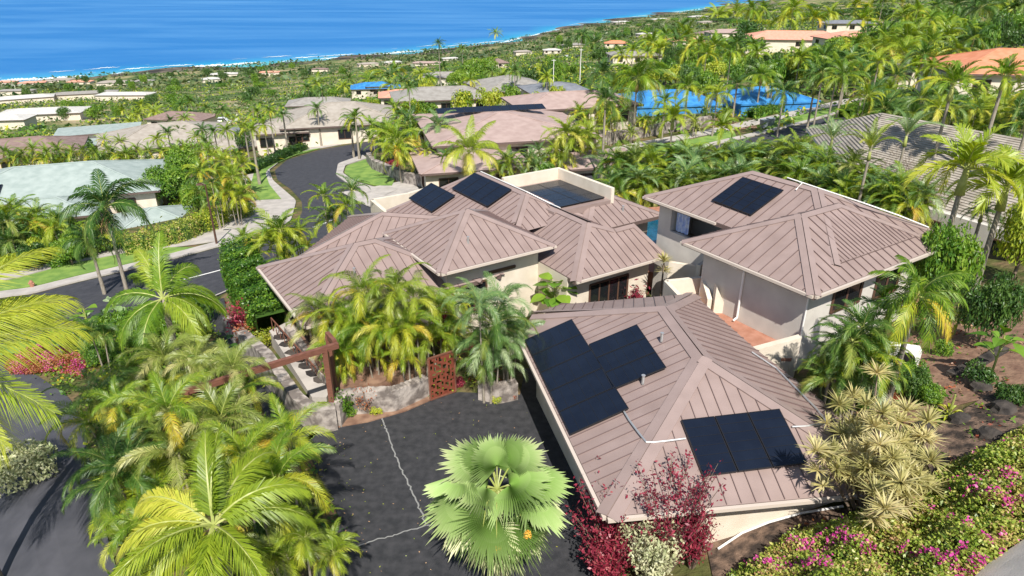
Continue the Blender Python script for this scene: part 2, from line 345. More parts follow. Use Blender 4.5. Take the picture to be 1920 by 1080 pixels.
def build_sea():
    xs = np.linspace(-9000, 14000, 240); ys = np.concatenate([np.arange(300, 6000, 40), np.linspace(6000, 40000, 60)])
    X, Y = np.meshgrid(xs, ys)
    D = SEA - H(X, Y); D = np.clip(D / 7.0, 0, 1)      # water depth, 0 at the shore
    V = np.stack([X, Y, np.full(X.shape, SEA)], -1).reshape(-1, 3).tolist(); nc = len(xs)
    F = [(i*nc+j, i*nc+j+1, (i+1)*nc+j+1, (i+1)*nc+j) for i in range(len(ys)-1) for j in range(nc-1)]
    me = bpy.data.meshes.new('sea'); me.from_pydata(V, [], F)
    at = me.attributes.new('depth', 'FLOAT', 'POINT'); at.data.foreach_set('value', D.ravel())
    m = bpy.data.materials.new('ocean_water'); t, b = nodes(m); N = t.nodes; L = t.links
    b.inputs['Roughness'].default_value = .45; b.inputs['Specular IOR Level'].default_value = .25; b.inputs['IOR'].default_value = 1.33
    a = N.new('ShaderNodeAttribute'); a.attribute_name = 'depth'
    tc = N.new('ShaderNodeTexCoord'); mp = N.new('ShaderNodeMapping'); mp.inputs['Scale'].default_value = (.0012, .0045, 1); mp.inputs['Rotation'].default_value = (0, 0, R(-25))
    L.new(tc.outputs['Object'], mp.inputs[0])
    nz = N.new('ShaderNodeTexNoise'); nz.inputs['Scale'].default_value = 1.0; nz.inputs['Detail'].default_value = 9; nz.inputs['Roughness'].default_value = .62; nz.inputs['Distortion'].default_value = .6; L.new(mp.outputs[0], nz.inputs['Vector'])
    cr = N.new('ShaderNodeValToRGB'); e = cr.color_ramp.elements
    e[0].position = 0; e[0].color = (.10,.42,.42,1); e[1].position = 1; e[1].color = (.009,.145,.40,1); x = e.new(.5); x.color = (.008,.25,.46,1)
    L.new(a.outputs['Fac'], cr.inputs[0])
    st = N.new('ShaderNodeValToRGB'); s = st.color_ramp.elements; s[0].position = .42; s[0].color = (0,0,0,1); s[1].position = .70; s[1].color = (1,1,1,1)
    L.new(nz.outputs[0], st.inputs[0])
    mx = N.new('ShaderNodeMixRGB'); mx.inputs[2].default_value = (.10,.29,.54,1)
    mu = N.new('ShaderNodeMath'); mu.operation = 'MULTIPLY'; mu.inputs[1].default_value = .5
    L.new(st.outputs[0], mu.inputs[0]); L.new(mu.outputs[0], mx.inputs[0]); L.new(cr.outputs[0], mx.inputs[1]); L.new(mx.outputs[0], b.inputs['Base Color'])
    me.materials.append(m); tag(link('sea', me), None, None, None, 'structure')
build_sea()
def build_surf():
    mb = MB(); g = np.random.RandomState(2); azs = np.radians(np.arange(-50, 27, .06)); rs = np.exp(np.linspace(math.log(600), math.log(5000), 420))
    X = np.sin(azs)[:, None] * rs; Y = np.cos(azs)[:, None] * rs; Z = H(X, Y); i = np.argmax(Z < SEA, axis=1); r0 = rs[i]
    for _ in range(4): r0 = np.r_[r0[:1], (r0[:-2] + r0[1:-1] + r0[2:]) / 3, r0[-1:]]
    for off, wd, ph, thr in ((4, 15, 0, -.3), (50, 8, 2, .4), (95, 6, 4, .8)):
        k = np.arange(len(azs)); w_ = wd * np.clip(.6 + np.sin(k*.031 + ph) + .6*np.sin(k*.13 + ph*2) - thr, 0, 2) * (.7 + .5*g.rand(len(k))); on = w_ > 1
        ra = r0 + off + g.randn(len(k))*3; rb = ra + w_; s_, c_ = np.sin(azs), np.cos(azs)
        V = np.concatenate([np.c_[ra*s_, ra*c_, np.full(len(k), SEA + .5)], np.c_[rb*s_, rb*c_, np.full(len(k), SEA + .5)]]); n_ = len(k)
        mb.add(V, [(a, n_+a, n_+a+1, a+1) for a in range(n_-1) if on[a] and on[a+1]])
    tag(mb.build('surf_foam', mat('sea_foam', (.45,.55,.58), (.85,.88,.88), .03, .9)), 'white surf breaking along the dark lava shore', None, None, 'stuff')
build_surf()

# ------------------------------------------------------------------ draped sheets: roads, pavements, lawns
def resample(pts, n):
    p = np.array(pts, float); d = np.r_[0, np.cumsum(np.hypot(*np.diff(p[:, :2], axis=0).T))]
    s = np.linspace(0, d[-1], n); q = np.stack([np.interp(s, d, p[:, 0]), np.interp(s, d, p[:, 1])], -1)
    for _ in range(3):
        q[1:-1] = (q[:-2] + 2 * q[1:-1] + q[2:]) / 4
    return q
def px(l, z=None): return [(ground(u, v) if z is None else U(u, v, z))[:2] for u, v in l]
def drape(name, A_, B_, off, mats, n=80, m=8, thick=0.0, struct_=True):
    a = resample(A_, n); b = resample(B_, n); t = np.linspace(0, 1, m)
    G = a[:, None] * (1 - t[None, :, None]) + b[:, None] * t[None, :, None]
    Z = H(G[..., 0], G[..., 1]) + off
    V = np.concatenate([G, Z[..., None]], -1).reshape(-1, 3)
    mb = MB(); F = [(i*m+j, i*m+j+1, (i+1)*m+j+1, (i+1)*m+j) for i in range(n-1) for j in range(m-1)]
    mb.add(V, F)
    if thick:
        for ed in ([i*m for i in range(n)], [i*m+m-1 for i in range(n)]):
            T = V[ed]; Bt = T.copy(); Bt[:, 2] -= thick
            mb.add(np.concatenate([T, Bt]), [(i, i+1, n+i+1, n+i) for i in range(n-1)])
    o = mb.build(name, mats)
    # make sheets face up
    me = o.data
    return tag(o, None, None, None, 'structure') if struct_ else o
LN = [(-170,602),(60,553),(200,518),(330,486),(418,463),(470,452)]
LS = [(-170,720),(60,638),(235,590),(330,569),(430,546),(520,520)]
drape('road', px(LN), px(LS), .030, MT['asph'], 90, 10)
CL = [(430,470),(500,447),(545,425),(567,400),(566,378),(545,355),(520,338),(515,320),(538,300),(600,281),(690,266),(760,256)]
CR_ = [(560,540),(640,500),(700,440),(735,395),(725,372),(690,356),(655,344),(632,326),(640,306),(690,290),(730,279),(775,268)]
drape('road', px(CL), px(CR_), .036, MT['asph'], 120, 12)
RN = [(1000,352),(1100,326),(1200,303),(1300,283),(1410,258),(1510,232),(1640,195),(1760,160)]
RS_ = [(1040,400),(1130,375),(1230,345),(1330,316),(1440,276),(1540,243),(1660,206),(1790,168)]
drape('road', px(RN), px(RS_), .030, MT['asph'], 90, 8)
drape('road', px([(1690,98),(1800,84),(1960,70)]), px([(1700,112),(1830,98),(1990,84)]), .05, MT['asph'], 30, 5)
# raised pavements, verges
drape('kerb_strip', px([(-170,588),(60,542),(200,508),(330,476),(418,453),(470,442)]), px([(-170,600),(60,552),(200,517),(330,485),(418,462),(470,451)]), .15, MT['conc'], 80, 3, .12)
drape('lawn_verge', px([(-170,565),(20,528),(130,498),(240,476),(320,466),(366,466)]), px([(-170,586),(60,540),(200,506),(300,482),(350,472),(370,467)]), .13, MT['lawn'], 70, 5, .1)
drape('pavement', px([(-170,545),(20,510),(150,485),(250,462),(330,440),(400,412),(440,392),(462,378),(490,345),(455,338),(452,325),(480,305),(540,284),(590,275)]),
                  px([(-170,563),(20,526),(130,497),(240,474),(330,464),(400,455),(470,443),(545,418),(556,378),(512,340),(505,320),(530,299),(595,280),(640,272)]), .142, MT['conc'], 140, 10, .1)
drape('lawn_verge', px([(482,378),(470,352),(478,322),(500,308),(540,292),(590,281)]), px([(528,376),(505,348),(498,326),(520,307),(555,292),(600,280)]), .165, MT['lawn'], 60, 4, .1)
drape('pavement', px([(722,368),(692,361),(655,348),(630,330),(634,308),(680,292)]), px([(745,358),(700,352),(665,342),(643,326),(648,311),(688,298)]), .15, MT['conc'], 60, 4, .12)
drape('lawn_verge', px([(735,350),(705,350),(668,341),(645,326),(650,312),(690,299)]), px([(745,330),(720,325),(700,316),(690,308),(692,303),(700,298)]), .14, MT['lawn'], 40, 8, .1)
drape('pavement', px([(640,362),(700,352),(760,340)]), px([(700,392),(745,375),(800,362)]), .12, MT['conc'], 30, 6, .1)
drape('pavement', px([(1040,302),(1130,283),(1200,268),(1300,250),(1400,229),(1520,202),(1640,175),(1760,140)]), px([(1040,310),(1130,292),(1200,277),(1300,259),(1400,239),(1520,211),(1640,183),(1770,147)]), .14, MT['conc'], 90, 3, .1)
drape('lawn_verge', px([(1000,332),(1100,308),(1200,282),(1300,262),(1375,246)]), px([(1000,344),(1100,319),(1200,296),(1300,276),(1380,257)]), .13, MT['lawn'], 60, 4, .1)
drape('lawn_verge', px([(1432,234),(1520,212),(1640,184),(1760,150)]), px([(1437,244),(1520,224),(1640,190),(1760,156)]), .13, MT['lawn'], 60, 4, .1)
drape('kerb_strip', px([(1000,345),(1100,320),(1200,297),(1300,277),(1410,251),(1520,225),(1640,191)]), px([(1000,351),(1100,325),(1200,302),(1300,282),(1410,257),(1510,231),(1640,194)]), .15, MT['conc'], 80, 3, .12)
drape('driveway', px([(1300,232),(1365,246)]), px([(1345,222),(1430,240)]), .10, MT['soil'], 12, 6)
# lane markings
def strip(name, pts, wd, off, m):
    q = resample(px(pts), 40); d = np.gradient(q, axis=0); nrm = np.stack([-d[:, 1], d[:, 0]], -1); nrm /= np.linalg.norm(nrm, axis=1)[:, None]
    return drape(name, q - nrm * wd / 2, q + nrm * wd / 2, off, m, 40, 2)
strip('lane_marking', [(330,528),(380,516),(428,503)], .15, .045, MT['white'])
strip('lane_marking', [(588,427),(622,414)], .3, .045, MT['white'])
strip('lane_marking', [(596,352),(600,358)], .12, .045, MT['white'])
strip('kerb_strip', [(330,572),(375,561),(428,546)], .25, .10, MT['conc'])
# private drives (asphalt court in front of the gate, loop on the left)
def flat_poly(name, pts, z, m, th=.02):
    mb = MB(); mb.prism([U(u, v, z)[:2] for u, v in pts], z - th, z); o = mb.build(name, m); return tag(o, None, None, None, 'structure')
mb = MB(); mb.prism(COURT, -.3, 0.0); struct('driveway', mb, MT['asph2'])
drape('driveway', px([(-400,1250),(-400,1050),(-360,900),(-300,830),(-260,780),(-220,740),(-180,715),(-140,690)]), px([(300,1250),(215,1060),(190,960),(170,880),(160,800),(130,745),(60,700),(-20,672)]), .05, MT['asph3'], 60, 16)
drape('driveway', px([(505,800),(470,720),(425,650),(385,600),(360,560)]), px([(600,800),(545,745),(480,690),(435,630),(420,560)]), .06, MT['asph2'], 50, 8)
def line_on_court(pts, wd):
    mb = MB(); q = resample([U(u, v, 0)[:2] for u, v in pts], 60)
    q = q + RS.randn(*q.shape) * .02
    d = np.gradient(q, axis=0); nr = np.stack([-d[:, 1], d[:, 0]], -1); nr /= np.linalg.norm(nr, axis=1)[:, None]
    ww = wd * (1 + .3 * RS.rand(60))[:, None]
    V = np.concatenate([np.c_[q - nr * ww / 2, np.full(60, .006)], np.c_[q + nr * ww / 2, np.full(60, .006)]])
    mb.add(V, [(i, i+1, 61+i, 60+i) for i in range(59)][:]); return mb
mb = line_on_court([(716,782),(722,800),(740,850),(752,880),(770,915),(785,950),(799,985)], .045); struct('crack_seal', mb, MT['crack'])
mb = line_on_court([(662,1028),(700,1014),(740,1003),(799,985),(860,983),(940,985),(1010,1000)], .04); struct('crack_seal', mb, MT['crack'])
mb = line_on_court([(570,828),(590,812),(612,802),(632,792)], .22); struct('drain_channel', mb, MT['lawn'])
# corner road at the bottom right
drape('pavement', px([(1790,1120),(1850,1062),(1920,1015),(2000,970)]), px([(1900,1160),(1960,1100),(2060,1040),(2120,1000)]), .10, MT['conc'], 30, 6, .3)

# ------------------------------------------------------------------ roofs
class Frame:
    def __init__(s, ox, oy, deg):
        s.o = (ox, oy); a = R(deg); s.ang = a; s.e1 = (math.cos(a), math.sin(a)); s.e2 = (math.sin(a), -math.cos(a))
    def w(s, a, b, z): return (s.o[0] + a*s.e1[0] + b*s.e2[0], s.o[1] + a*s.e1[1] + b*s.e2[1], z)
    def l(s, x, y): x -= s.o[0]; y -= s.o[1]; return (x*s.e1[0]+y*s.e1[1], x*s.e2[0]+y*s.e2[1])
    def hit(s, u, v, nl, c):     # sight line with local plane nl.(a,b,z)=c
        d = ray(u, v); ca, cb = s.l(0, 0); da = d[0]*s.e1[0]+d[1]*s.e1[1]; db = d[0]*s.e2[0]+d[1]*s.e2[1]
        t = (c - (nl[0]*ca + nl[1]*cb + nl[2]*CH)) / (nl[0]*da + nl[1]*db + nl[2]*d[2])
        return (ca + t*da, cb + t*db, CH + t*d[2])
HF = Frame(0, 30, 33)
def face(mb, poly, eave=(0, 1), caps=(), sp=.45, rw=.018, rh=.045, capw=.26, mi=(0, 1, 2), ribs=True, trim=.26, plane=None):
    """one roof slope with standing seams running up from the eave and flat caps along its hips and ridge"""
    P_ = np.array(poly, float)
    c = P_.mean(0); _, _, vt = np.linalg.svd(P_ - c); nrm = vt[2]; nrm = nrm if nrm[2] > 0 else -nrm
    Q = P_ - ((P_ - c) @ nrm)[:, None] * nrm
    ea, eb = Q[eave[0]], Q[eave[1]]; s = (eb - ea) / np.linalg.norm(eb - ea); t = np.cross(nrm, s)
    if (c - ea) @ t < 0: t = -t
    L2 = np.stack([(Q - ea) @ s, (Q - ea) @ t], -1)
    mb.add(Q, [tuple(range(len(Q)))], mi[0])
    def wd(p, q, h): return ea + s * p + t * q + nrm * h
    if ribs:
        lo, hi = L2[:, 0].min(), L2[:, 0].max(); k = math.ceil((lo + .05) / sp) * sp
        while k < hi:
            ys = []
            for i in range(len(L2)):
                (x0, y0), (x1, y1) = L2[i], L2[(i+1) % len(L2)]
                if (x0 - k) * (x1 - k) < 0: ys.append(y0 + (k - x0) / (x1 - x0) * (y1 - y0))
            ys.sort()
            for a_, b_ in zip(ys[::2], ys[1::2]):
                if b_ - a_ > trim * 1.4: mb.bar(wd(k, a_ + .02, rh/2), wd(k, b_ - trim, rh/2), rw, rh, mi[1], up=nrm)
            k += sp
    for i, j in caps:
        p, q = Q[i], Q[j]; d = (q - p) / np.linalg.norm(q - p); n_ = np.cross(nrm, d)
        if (c - p) @ n_ < 0: n_ = -n_
        V = [p + nrm*.05, q + nrm*.05, q + n_*capw + nrm*.052, p + n_*capw + nrm*.052, p + n_*capw - nrm*.01, q + n_*capw - nrm*.01]
        mb.add(V, [(0,1,2,3),(3,2,5,4)], mi[2])
    return Q
def eaves(mb, pts, ze, mi=3, h=.17, soff=True, gut=None):
    n = len(pts)
    for i in range(n):
        p, q = pts[i], pts[(i+1) % n]
        mb.bar((p[0], p[1], ze - h/2 - .02), (q[0], q[1], ze - h/2 - .02), .05, h, mi)
    if soff: mb.add([(x, y, ze - h) for x, y in pts], [tuple(range(n))], mi)
def hip(mb, fr, a0, a1, b0, b1, ze, s, sp=.45, skip=(), **k):
    ha, hb = (a1-a0)/2, (b1-b0)/2; r = min(ha, hb); zr = ze + s * r
    if ha >= hb: r1, r2 = (a0+r, b0+r), (a1-r, b0+r)
    else: r1, r2 = (a0+r, b0+r), (a0+r, b1-r)
    W = lambda a, b, z: fr.w(a, b, z)
    c00, c10, c11, c01 = W(a0,b0,ze), W(a1,b0,ze), W(a1,b1,ze), W(a0,b1,ze); p, q = W(*r1, zr), W(*r2, zr)
    if ha >= hb:
        F = {'a0': ([c01, c00, p], [(1,2),(2,0)]), 'b1': ([c01, c11, q, p], [(0,3),(3,2),(2,1)]), 'a1': ([c11, c10, q], [(1,2),(2,0)]), 'b0': ([c10, c00, p, q], [(0,3),(3,2),(2,1)])}
    else:
        F = {'b0': ([c00, c10, p], [(1,2),(2,0)]), 'a0': ([c01, c00, p, q], [(0,3),(3,2),(2,1)]), 'b1': ([c01, c11, q], [(1,2),(2,0)]), 'a1': ([c11, c10, p, q], [(0,3),(3,2),(2,1)])}
    for kk, (pl, cp) in F.items():
        if kk not in skip: face(mb, pl, (0, 1), cp, sp, **k)
    eaves(mb, [c00[:2], c10[:2], c11[:2], c01[:2]], ze)
RM = [MT['roof'], MT['rib'], MT['cap'], MT['fascia']]
def gutter(parent, p, q, ze):
    mb = MB(); p = np.array((*p, ze - .06)); q = np.array((*q, ze - .06)); d = (q - p) / np.linalg.norm(q - p); o = np.cross(d, (0, 0, 1)) * .07
    for sgn in (1,):
        mb.bar(p + o, q + o, .11, .11)
    return mb.build('gutter', MT['gutter'], parent)
def panels(parent, fr, origin, da, db, nrm_up, nx, ny, pw, ph, lift=.12):
    """grid of solar panels; origin 3D low corner, da/db unit 3D vectors along width / up-slope"""
    o = np.array(origin); da = np.array(da); db = np.array(db); nn = np.cross(da, db); nn = nn if nn[2] > 0 else -nn
    for i in range(nx):
        for j in range(ny):
            c = o + da * pw * (i + .5) + db * ph * (j + .5) + nn * lift
            mb = MB(); w2, h2 = pw/2 - .012, ph/2 - .012
            def quad(w_, h_, z_): return [c + da*x*w_ + db*y*h_ + nn*z_ for x, y in ((-1,-1),(1,-1),(1,1),(-1,1))]
            a_ = quad(w2, h2, 0); b_ = quad(w2, h2, -.045); i_ = quad(w2-.03, h2-.03, 0); g_ = quad(w2-.03, h2-.03, -.004)
            mb.add(a_ + b_, [(0,1,5,4),(1,2,6,5),(2,3,7,6),(3,0,4,7),(7,6,5,4)], 1)
            mb.add(a_ + i_, [(0,1,5,4),(1,2,6,5),(2,3,7,6),(3,0,4,7)], 1)
            mb.add(g_, [(0,1,2,3)], 0)
            for k in range(1, 6):      # cell rows
                q0 = c - da*(w2-.03) + db*h2*(k/3-1) + nn*.002; q1 = c + da*(w2-.03) + db*h2*(k/3-1) + nn*.002
                mb.bar(q0, q1, .012, .003, 1, up=nn)
            mb.build('solar_panel', [MT['panel'], MT['panelf']], parent)
def wallbox(mb, fr, a0, a1, b0, b1, z0, z1, mi=0):
    mb.prism([fr.w(a, b, 0)[:2] for a, b in ((a0,b0),(a0,b1),(a1,b1),(a1,b0))], z0, z1, mi)
def opening(parent, fr, plane, c, uv, kind='window', slide=0):
    """window/door as frame + glass; plane 'a' or 'b' = const c; uv: pixel corners (left-top, right-bottom)"""
    nl = (1,0,0) if plane == 'a' else (0,1,0)
    h = [fr.hit(u, v, nl, c) for u, v in uv]; k = 1 if plane == 'a' else 0
    s0, s1 = sorted((h[0][k], h[1][k])); z0, z1 = sorted((h[0][2], h[1][2]))
    return opening_l(parent, fr, plane, c, s0, s1, z0, z1, kind, slide)
def opening_l(parent, fr, plane, c, s0, s1, z0, z1, kind='window', slide=0, sgn=None, fm='frame'):
    sgn = sgn or (-1 if plane == 'a' else 1)
    W = (lambda s, o, z: np.array(fr.w(c + sgn*o, s, z))) if plane == 'a' else (lambda s, o, z: np.array(fr.w(s, c + sgn*o, z)))
    f = MB()
    for p, q in (((s0,z0),(s1,z0)),((s0,z1),(s1,z1)),((s0,z0),(s0,z1)),((s1,z0),(s1,z1))): f.bar(W(p[0],.02,p[1]), W(q[0],.02,q[1]), .09, .09)
    for i in range(1, slide): x = s0 + (s1-s0)*i/slide; f.bar(W(x,.02,z0), W(x,.02,z1), .07, .07)
    fo = f.build(kind, MT[fm], parent)
    g = MB(); g.add([W(s0,.012,z0), W(s1,.012,z0), W(s1,.012,z1), W(s0,.012,z1)], [(0,1,2,3)]); g.build('glass', MT['glass'], fo)
    return fo

# ================= main house
main = thing('main_house', 'single storey cream house with linked brown seamed hip roofs between hedge and court', 'house', (*HF.w(-1, -3, 0)[:2], 0), world=True)
def roofbuild(mb, root, name='roof', mats=RM):
    o = mb.build(name, mats, root); return o
mb = MB(); hip(mb, HF, -3.9, 2.4, -6.0, .2, 3.8, .49); roofbuild(mb, main)
mb = MB(); hip(mb, HF, -9.95, -1.5, -7.7, -.3, 2.7, .44); roofbuild(mb, main)
DF = Frame(-6.95, 34.7, -11.3)
mb = MB(); hip(mb, DF, -3.4, 7.2, -3.4, 3.4, 2.7, .455, skip=()); roofbuild(mb, main)
# big rear roof with panels
mb = MB(); zE = lambda a: 3.14 + .45*a
W = HF.w
p1, p2 = W(3.93,-9.77,4.91), W(3.93,-4.65,4.91)
l1 = HF.hit(725, 395, (-.45,0,1), 3.14); l2 = (l1[0]+.3, l1[1]+4.5, zE(l1[0]+.3))
face(mb, [W(-1.1,-2.8,zE(-1.1)), W(*l1), p1, p2, W(2.1,-2.85,zE(2.1))], (0,1), [(1,2),(2,3),(3,4)])
zb = lambda b: 4.91 - .47*(b + 4.65)
face(mb, [W(1.5,-2.22,zb(-2.22)), W(6.2,-2.4,zb(-2.4)), p2], (0,1), [(0,2),(2,1)])
face(mb, [p1, p2, W(6.4,-2.4,zb(-2.4)), W(6.4,-9.77,3.8)], (2,3), [(0,1)])
roofbuild(mb, main)
# front right wing roof
mb = MB(); pC = (0, .5, 1); kC = 2.9 + .5*2.6
h1 = HF.hit(1150, 430, pC, kC); h2 = HF.hit(1188, 420, pC, kC)
apx = W(4.75,-.3,4.35)
face(mb, [W(1.83,2.6,2.9), W(7.64,2.6,2.9), W(*h2), W(*h1), apx], (0,1), [(0,4),(4,3),(3,2),(1,2)])
face(mb, [W(1.83,-8,2.9), W(1.83,2.6,2.9), apx, W(4.75,-8,4.35)], (0,1), [(1,2),(2,3)])
face(mb, [W(*h1), W(6.6,-8,3.43), W(4.75,-8,4.35), apx], (0,1), [(2,3)])
eaves(mb, [W(1.83,-7,0)[:2], W(1.83,2.6,0)[:2], W(7.64,2.6,0)[:2], W(7.5,-1,0)[:2]], 2.9, soff=True)
roofbuild(mb, main)
mb = MB(); hip(mb, HF, 5.2, 10.95, -5.3, -1.0, 3.42, .43); roofbuild(mb, main)
# flat parapet roof with collector panels
mb = MB(); a0, a1, b0, b1 = 4.35, 8.5, -7.8, -2.6; zt = 5.0
for q in ((a0,a1,b0,b0+.22),(a1-.22,a1,b0+.22,b1),): wallbox(mb, HF, *q, 2.0, zt)
wallbox(mb, HF, a0, a1-.22, b0+.22, b1, 2.0, 4.32, 1)
mb.build('parapet_roof', [MT['stucco'], MT['roof']], main)
u_ = np.array([*HF.e1, 0]); v_ = np.array([*HF.e2, 0])
o3 = np.array(HF.hit(990, 350, (0,0,1), 4.4)); ow = HF.w(*o3)
panels(main, HF, HF.w(4.7, -2.9, 4.36), u_, -v_, None, 2, 4, 1.7, 1.05, .08)
# panels on the rear roof
sl_ = np.array([HF.e1[0], HF.e1[1], .45]); sl_ /= np.linalg.norm(sl_)
panels(main, HF, HF.w(.22, -11.85, zE(.22)), v_, sl_, None, 3, 1, 1.03, 1.76, .16)
panels(main, HF, HF.w(2.1, -9.75, zE(2.1)), v_, sl_, None, 4, 1, 1.03, 1.76, .16)
for a_, b_, z_, in ((8.6,-1.9,3.8),(-1.8,-1.0,4.4),(-7,-2.2,3.6)):
    q = HF.w(a_, b_, z_ - .1); mb = MB(); mb.tube([q, (q[0], q[1], q[2]+.35), (q[0], q[1], q[2]+.42)], [.05,.05,.07], 8); mb.build('vent_pipe', MT['metal'], main)
# walls
mb = MB()
wallbox(mb, HF, -3.3, 1.8, -5.4, -.4, -.6, 3.78)
wallbox(mb, HF, -9.3, -3.3, -7.1, -.9, -.9, 2.68)
wallbox(mb, HF, 1.8, 7.05, -9, 2.0, -.6, 2.86)
wallbox(mb, HF, 7.05, 10.3, -4.8, -1.6, -1.5, 3.38)
wallbox(mb, DF, -2.8, 6.6, -2.8, 2.8, -3, 2.68)
wallbox(mb, HF, -1, 4.3, -10.5, -7.1, -3, 2.6)
mb.build('wall', MT['stucco'], main)
opening(main, HF, 'b', 2.0, [(1106,534),(1172,582)], 'sliding_door', 4)
opening(main, HF, 'b', -.4, [(908,512),(965,500)], 'window', 2)
opening_l(main, HF, 'b', -.4, -2.6, -1.2, 1.2, 2.6, 'window', 2)
opening_l(main, HF, 'a', -9.3, -6.2, -4.6, .6, 2.0, 'window', 2)
opening_l(main, HF, 'a', -9.3, -3.4, -1.8, .6, 2.0, 'window', 2)
mb = MB(); ds = HF.hit(1187, 560, (0,1,0), 2.0)
for (a0_, b0_, a1_, b1_, zz) in ((-3.9,.2,2.4,.2,3.8),(-3.9,-6,-3.9,.2,3.8),(1.83,2.6,7.64,2.6,2.9),(-9.95,-7.7,-9.95,-.3,2.7),(-9.95,-.3,-4,-.3,2.7)):
    gutter(main, HF.w(a0_,b0_,0)[:2], HF.w(a1_,b1_,0)[:2], zz)
# conduit runs on the rear ridge
mb = MB(); pts = [np.array(HF.w(3.93, b, 5.02)) for b in np.linspace(-9.5,-4.6,9)] + [np.array(HF.w(4.75+.0, b, 4.5)) for b in (-3.4,-2.6)]
mb.tube(pts, .03, 6); mb.build('conduit', MT['white'], main)
# cream yard walls behind the left wing
yw = thing('yard_wall', 'low cream stucco yard wall beside the road behind the left wing', 'wall', U(740, 385, 1.0), world=True)
mb = MB()
for p, q in (((697,374),(765,362)),((697,374),(728,400)),((765,362),(800,352))):
    mb.bar(np.array(U(*p, 2.4)) - (0,0,1.8), np.array(U(*q, 2.4)) - (0,0,1.8), .25, 3.6)
mb.build('wall', MT['stucco'], yw)
# terracotta pool court
mb = MB(); mb.prism([U(u,v,1.2)[:2] for u,v in [(1100,430),(1140,395),(1262,385),(1262,520),(1180,500)]], .2, 1.2); struct('pool_terrace', mb, MT['terra'])
mb = MB(); mb.prism([U(u,v,1.22)[:2] for u,v in [(1188,419),(1256,404),(1256,500),(1248,500)]], 1.19, 1.205)
MT['pool'] = mat('pool_water', (.005,.06,.11), (.008,.09,.16), 3, .12, spec=.7)
struct('pool_water', mb, MT['pool'])

# ================= garage
def roofpt_(planepts, p):
    a, b, c = map(np.array, planepts); n_ = np.cross(b-a, c-a); n_ /= np.linalg.norm(n_); d = ray(*p); return CAM + d*(((a - CAM) @ n_) / (d @ n_))
gar = thing('garage', 'cream garage with large brown seamed roof and black solar arrays beside the asphalt court', 'garage', (6, 20, 0), world=True)
mb = MB(); g1 = (.3,23.9,2.7); g2 = (2.55,14.0,2.7); g3 = (11.2,15.1,2.7); g4 = (9.1,22.7,2.7); g5 = (7.6,26.6,2.7); g6 = (1.0,26.4,2.7)
r1 = (6.25,19.35,4.5); r2 = (5.75,22.9,4.5)
eL = (np.array(g2) - np.array(g1)); eL /= np.linalg.norm(eL); upL = np.cross((0,0,1), eL); upL = np.array((-eL[1], eL[0], 0)); upL = upL if upL[0] > 0 else -upL
dist = float((np.array(r1) - np.array(g1)) @ upL); sL = 1.8 / dist
zL = lambda p: 2.7 + sL * float((np.array([p[0], p[1], 0]) - np.array([g1[0], g1[1], 0])) @ upL)
g6z = (.85, 25.2, 0); g6z = (g6z[0], g6z[1], zL(g6z))
face(mb, [g1, g2, r1, r2, g6z], (0,1), [(1,2),(2,3),(3,4)], sp=.42, capw=.34, rh=.03)
face(mb, [g2, g3, r1], (0,1), [(0,2),(2,1)], sp=.42, capw=.34)
def zR(x, y):
    rd = np.array([r2[0]-r1[0], r2[1]-r1[1]]); rd /= np.linalg.norm(rd); nn_ = np.array([-rd[1], rd[0]]); nn_ = nn_ if nn_[0] < 0 else -nn_
    f_ = lambda px_, py_: (np.array([px_, py_]) - np.array(g3[:2])) @ nn_
    return 2.7 + 1.8 * f_(x, y) / f_(r1[0], r1[1])
g4 = (10.55, 19.4, 2.7); g4b = (9.0, 22.4, zR(9.0, 22.4)); g5 = (7.75, 26.2, zR(7.75, 26.2))
face(mb, [g3, g4, g4b, g5, r2, r1], (0,1), [(3,4),(4,5),(5,0)], sp=.42, capw=.34)
face(mb, [g5, (2.2,27.0,2.7), g6z, r2], (0,1), [(0,3),(3,2)], sp=.42, capw=.34)
eaves(mb, [g1[:2], g2[:2], g3[:2], g4[:2], g5[:2], (2.2,27.0), g6z[:2]], 2.7)
roofbuild(mb, gar)
mb = MB(); mb.prism([(1.0,23.7),(3.15,14.7),(10.5,15.6),(9.9,19.6),(8.4,22.5),(7.2,25.8),(2.4,26.4),(1.4,25)], -.3, 2.62); mb.build('wall', MT['stucco'], gar)
gutter(gar, g1[:2], g2[:2], 2.7); gutter(gar, g2[:2], g3[:2], 2.7)
for k_, (u, v) in enumerate([(1240,640),(1205,720)]):
    q = roofpt_((g1, g2, r1), (u, v)); mb = MB(); mb.tube([tuple(q), (q[0], q[1], q[2]+.28), (q[0], q[1], q[2]+.34)], [.05,.05,.07], 8); mb.build('vent_pipe', MT['metal'], gar)
# garage solar arrays
def arr_from(parent, pA, pB, pD, planepts, nx, ny, lift=.13):
    """pA low-left pixel, pB along width, pD up slope: on the plane through planepts"""
    a, b, c = map(np.array, planepts); n_ = np.cross(b-a, c-a); n_ /= np.linalg.norm(n_); n_ = n_ if n_[2] > 0 else -n_
    def hp(p): d = ray(*p); t = ((a + n_*lift - CAM) @ n_) / (d @ n_); return CAM + d*t
    A_, B_, D_ = hp(pA), hp(pB), hp(pD); x = B_ - A_; w_ = np.linalg.norm(x); x /= w_; y = D_ - A_; y -= (y @ x) * x; h_ = np.linalg.norm(y); y /= h_
    panels(parent, None, A_ - n_*0, x, y, None, nx, ny, w_/nx, h_/ny, 0)
    print('array', round(w_, 2), round(h_, 2))
arr_from(gar, (983,637), (1068,815), (1072,597), (g1, g2, r1), 5, 1)
arr_from(gar, (1103,645), (1148,730), (1190,601), (g1, g2, r1), 3, 1)
arr_from(gar, (1318,893), (1515,868), (1272,787), (g2, g3, r1), 3, 1)
